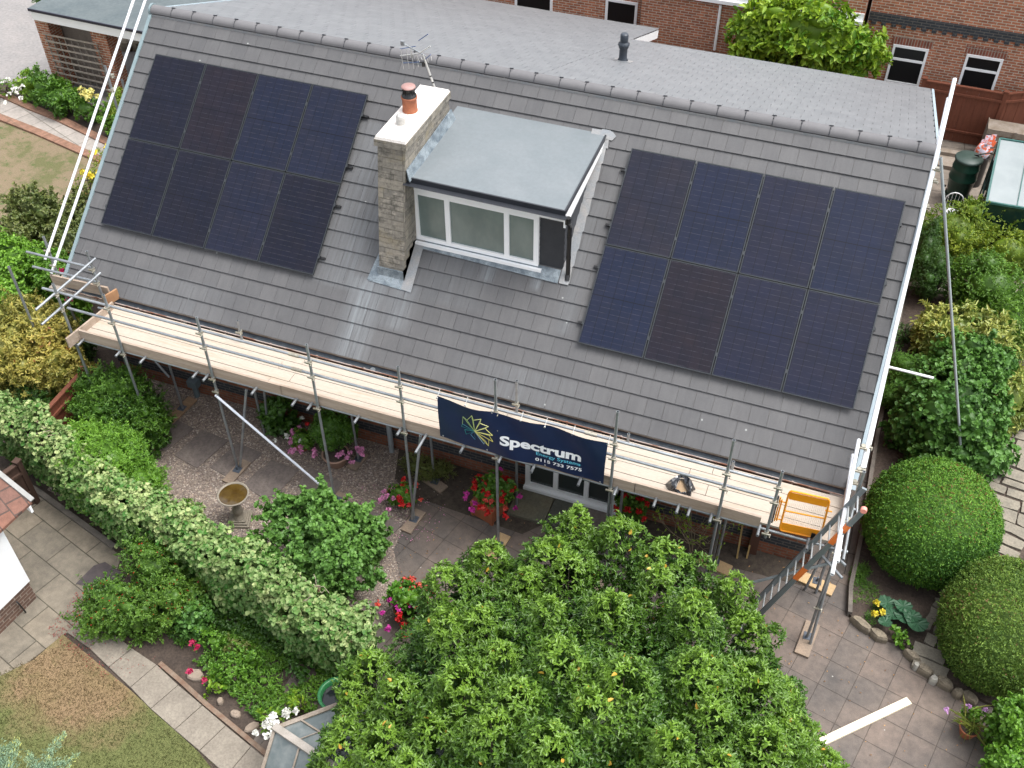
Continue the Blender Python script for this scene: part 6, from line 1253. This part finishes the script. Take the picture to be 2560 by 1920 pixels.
small('seedling_row','low fresh plant between hedge foot and fuchsia bush',440,1270,24,22,.35,LM['mid'],.06,.04,110,True)
def cover(name,label,reg,n,Lf,Wf,mt,h=.12,tone=None,rnd=False,grp=None,cat='ground cover'):
    pts=[atz(*D(x,y),.02) for x,y in reg]; xs_=[p.x for p in pts]; ys_=[p.y for p in pts]; P=np.column_stack([rng.uniform(min(xs_),max(xs_),n),rng.uniform(min(ys_),max(ys_),n)])
    def ins(x,y):
        c=False; j=len(pts)-1
        for i in range(len(pts)):
            if (pts[i].y>y)!=(pts[j].y>y) and x<(pts[j].x-pts[i].x)*(y-pts[i].y)/(pts[j].y-pts[i].y)+pts[i].x: c=not c
            j=i
        return c
    k=np.array([ins(a,b) for a,b in P]); P=P[k]; b3=np.column_stack([P,np.zeros(len(P))]); hh=h*(.55+.45*blotch(b3,2.5,3)); keep=blotch(b3,3.2,8)>-.22; P=P[keep]; hh=hh[keep]; P=np.column_stack([P,np.clip(hh,.01,1)*rng.uniform(.3,1,len(hh))+.01])
    N=np.tile(np.array([[0,0,1.]]),(len(P),1)); A=rosettes(P,N,4,Lf,Wf,.5,(40,90),.03,.45+.35*blotch(P*np.array([1,1,0]),1.8,6),.3); o=leafmesh(name,*A,mt,None,(float(pts[0].x),float(pts[0].y),0),.2,.1,rnd); tag(o,label,cat,kind='stuff'); return o
cover('ground_cover','mixed low green weeds and strawberry leaves under the ivy hedge',[(330,1340),(480,1260),(600,1340),(740,1420),(740,1530),(560,1560),(430,1440)],7500,.05,.03,LM['mid'],.22)
cover('ground_cover','dense creeping foliage at the shaded hedge foot',[(390,1200),(520,1260),(740,1390),(730,1480),(560,1400),(400,1330)],4200,.05,.035,LM['dark'],.40)
L=subs([E_(500,1450,42,28,.35),E_(540,1420,35,25,.35),E_(460,1385,35,22,.3)],4); t=shrub('red_rose_bush','low rose bush with a few dark red blooms beside the slab path','shrub',base_of(L[0]),L,LM['fresh'],.05,.03,150,wild=.13,wlen=.24,k=4,core=.5,tonefn=lambda P,t:t-.2); flowers(t,'rosered',[tuple(atz(*K(13,x,y),.55)) for x,y in ((1520,665),(1560,708),(1615,970),(1500,900))],.055)
L=subs([E_(590,1555,36,22,.45)],5); t=shrub('white_flowered_plant','plant with white flower trusses beside the cold frame corner','plant',base_of(L[0]),L,LM['lime'],.07,.035,90,k=4,tonefn=lambda P,t:t-.3); flowers(t,'white',[tuple(atz(*D(x,y),.7)) for x,y in ((588,1553),(595,1562),(580,1570),(605,1580),(618,1545),(625,1580),(575,1590),(600,1595),(640,1535)) if x<612 or y<1550]+fl_at(14,((135,1240),(120,1260),(110,1290),(75,1320),(150,1310),(240,1210),(245,1235),(245,1340),(130,1400),(90,1300),(0,1380)),.7),.055)
# conifer sprigs bottom-left
t=thing('blue_conifer','blue green conifer shoots with yellow tips in the bottom left corner','conifer',tuple(atz(*D(30,1800),0)))
PP_,NN_,TT=[],[],[]
for a,b in (((60,1690),(140,1585)),((60,1690),(165,1632)),((10,1700),(38,1610)),((-20,1680),(35,1600)),((100,1720),(60,1625)),((95,1700),(105,1640)),((110,1720),(150,1660)),((-30,1640),(10,1615)),((20,1720),(20,1650)),((60,1740),(90,1670))):
    A_=atz(*D(*a),1.6); B_2=atz(*D(*b),1.75)
    for k in range(260):
        f=random.random(); q=A_.lerp(B_2,f); w=.075*(1-f)+.012; PP_.append([q.x+random.gauss(0,w),q.y+random.gauss(0,w),q.z+random.gauss(0,w)]); d=(B_2-A_).normalized(); NN_.append([d.x,d.y,d.z]); TT.append(.25+f*.7)
PP_=np.array(PP_); NN_=np.array(NN_); A=rosettes(PP_,NN_,2,.05,.013,.2,(10,55),.02,np.array(TT),.2); leafmesh('foliage',*A,LM['grey'],t,ORG[t.name])
m=MB(); q=ORG[t.name]; m.tube(q,(q.x,q.y,1.6),.05,8,.02); m.build('stem',M_bark,t)
# bare twig shrub on the right under the scaffold
bq=atz(*K(11,1540,1440),0); t=thing('bare_twig_shrub','sparse pale twiggy shrub with few leaves in front of the platform','shrub',tuple(bq)); m=MB(); PL,NLs=[],[]
def tw(p,d,l,r,n):
    q=p+d*l; m.tube(p,q,r,5,r*.7)
    if n==0:
        PL.append(list(q)); NLs.append(list(d)); return
    for i in range(random.choice((2,3))): 
        dd_=(d+Vector((random.gauss(0,.55),random.gauss(0,.45),random.gauss(.05,.35)))).normalized(); tw(q,dd_,l*random.uniform(.6,.85),r*.7,n-1)
for i in range(4): tw(Vector(bq),Vector((random.gauss(0,.25),random.gauss(0,.2),1)).normalized(),.42,.011,4)
m.build('twigs',mat('pale_twig',(.34,.27,.17),(.25,.2,.13),8,.8),t); PL=np.array(PL); NLs=np.array(NLs); A=rosettes(PL,NLs,3,.05,.022,.5,(20,80),.02); leafmesh('sparse_leaves',*A,LM['lime'],t,ORG[t.name])
# large leaved plant + yellow flowers + seedling
t=thing('big_leaved_plant','plant with large pleated blue green leaves in the raised bed','plant',tuple(atz(*K(16,1230,420),.07))); m=MB()
for x,y,r,rot in ((1135,345,.13,.6),(1260,375,.13,-.3),(1175,440,.12,1.2),(1270,450,.15,-.5),(1370,510,.16,-.2),(1115,500,.10,2.0),(1330,450,.13,.3)):
    c=atz(*K(16,x,y),.30+random.uniform(-.04,.05)); n=22; o=len(m.v); m.v.append((c.x,c.y,c.z-.03))
    for i in range(n): 
        a=6.283*i/n; q=r*(1+.10*(i%2)+.05*math.sin(3*a+rot)); m.v.append((c.x+q*math.cos(a)*1.1,c.y+q*math.sin(a)*.95,c.z+.02*(i%2)-.03*abs(math.sin(a+rot))))
    for i in range(n): m.face((o,o+1+i,o+1+(i+1)%n),random.uniform(.2,.8))
    g0=ORG[t.name]; m.tube((g0.x,g0.y,.08),(c.x,c.y,c.z-.03),.008,5)
m.build('leaf',leafmat('big_blue_green_leaf',(.03,.10,.05),(.06,.17,.085),None,rough=.5),t)
t=thing('yellow_flower_plant','small plant with two yellow pompom flowers next to the side path grass','flowers',tuple(atz(*K(16,1050,400),.07))); flowers(t,'yellow',fl_at(16,((1050,355),(1033,440),(1098,428)),.2),.06,22); m=MB(); 
for q in fl_at(16,((1050,355),(1033,440),(1098,428)),.19): m.tube((q[0]+.03,q[1]+.05,.07),q,.005,5)
m.build('stem',LM['mid'],t)
L=subs([E_(1222,1340,0.1,.1,.1)],0) if 0 else [E_(1945,1370,20,14,.16),E_(1925,1348,14,12,.2)]; L=[(lambda e:e)(E_(1942,1372,17,12,.16)),(E_(1955,1388,14,10,.13))]; shrub('seedling','small bright green scalloped seedling at the edge of the raised bed','plant',base_of(L[0],.05),L,LM['fresh'],.07,.06,140,k=3,round_=True)
cover('bed_grass','grassy green fringe along the side path edge of the raised bed',[(1838,1235),(1870,1220),(1900,1290),(1905,1345),(1880,1355),(1835,1325)],2600,.07,.010,LM['mid'],.10)
cover('weeds','scattered small weeds in the dark bed beside the verge',[(1895,950),(1935,900),(1940,1040),(1870,1100)],260,.04,.02,LM['dark'],.04)
# terracotta pot bottom right
p=atz(*K(16,1745,1440),0); t=pot('small_terracotta_pot','small terracotta pot of lilac flowers on the slabs in the bottom right','pot',Vector((p.x,p.y+.10,0)),.15,.24,M_terra)
L=[E_(2105,1545,24,16,.33)]; plant_in(t,L,LM['fresh'],.05,.03,260,rnd=True,core=.5); flowers(t,'lilac',fl_at(16,((1780,1175),(1600,1200),(1908,1200)),.42),.042)
PL=np.tile(np.array([[p.x,p.y+.1,.28]]),(60,1))+rng.normal(size=(60,3))*.04; A=rosettes(PL,np.tile([[0,0,1.]],(60,1)),1,.30,.012,.1,(30,85),.02); leafmesh('long_grassy_leaves',*A,LM['aucuba'],t,ORG[t.name],.1,.35)
# leaf litter & petals
def litter(name,label,n,box,mt,sz,test=None,cat='litter'):
    P=np.column_stack([rng.uniform(box[0],box[1],n),rng.uniform(box[2],box[3],n),np.full(n,.02)]); 
    if test: P=P[[test(a,b) for a,b,_ in P]]
    n=len(P); Dr=nrm(np.column_stack([rng.normal(size=(n,2)),rng.normal(size=n)*.15])); T=np.column_stack([-Dr[:,1],Dr[:,0],rng.normal(size=n)*.2]); o=leafmesh(name,P,Dr,T,rng.uniform(.5,1.3,n)*sz,rng.uniform(.5,1,n)*sz*.6,rng.random(n),mt,None,(0,0,0)); tag(o,label,cat,kind='stuff')
M_lit=leafmat('fallen_leaf',(.20,.09,.03),(.55,.32,.12)); 
litter('fallen_leaves','scattered brown and orange leaves on the patio slabs',420,(5,15.5,-3.2,.3),M_lit,.035)
litter('fallen_petals','red fuchsia petals scattered over the slab path and lawn edge',1500,(.1,2.4,-5.9,-4.6),leafmat('fallen_petal',(.22,.03,.03),(.42,.09,.08)),.028,lambda a,b: abs(b-(-5.45-(a-.4)*.28)-.28)<.42 and random.random()<max(.03,1-(a-.3)/1.9))
litter('gravel_petals','pale pink petals scattered on the gravel and slabs',170,(3.6,5.5,-1.6,-.6),FM['pink'],.025)
# ================================================================ LIGHT
SUN_EL,SUN_AZ=R_(68),R_(75)   # azimuth measured from +y clockwise
w=bpy.data.worlds.new('World'); scene.world=w; w.use_nodes=True; n=w.node_tree; n.nodes.clear()
o=n.nodes.new('ShaderNodeOutputWorld'); bg=n.nodes.new('ShaderNodeBackground'); sk=n.nodes.new('ShaderNodeTexSky'); sk.sky_type='NISHITA'; sk.sun_disc=False; sk.sun_elevation=SUN_EL; sk.sun_rotation=SUN_AZ; sk.air_density=1.0; sk.dust_density=4.0; sk.ozone_density=1.0
hs=n.nodes.new('ShaderNodeHueSaturation'); hs.inputs['Saturation'].default_value=.25; n.links.new(sk.outputs[0],hs.inputs['Color']); n.links.new(hs.outputs[0],bg.inputs[0]); bg.inputs[1].default_value=.14; n.links.new(bg.outputs[0],o.inputs[0])
sl_=bpy.data.lights.new('sun','SUN'); sl_.energy=1.0; sl_.angle=R_(32); sl_.color=(1,.965,.92); so=bpy.data.objects.new('sun',sl_); COL.objects.link(so)
sd=Vector((math.sin(SUN_AZ)*math.cos(SUN_EL),math.cos(SUN_AZ)*math.cos(SUN_EL),math.sin(SUN_EL))); so.rotation_euler=sd.to_track_quat('Z','Y').to_euler()
vs=scene.view_settings; vs.view_transform='Standard'; vs.look='None'; vs.gamma=1; vs.exposure=1.4
scene.render.engine='CYCLES'; scene.cycles.max_bounces=6; scene.cycles.transparent_max_bounces=4; scene.cycles.caustics_reflective=False; scene.cycles.caustics_refractive=False
scene.render.resolution_x=1024; scene.render.resolution_y=768
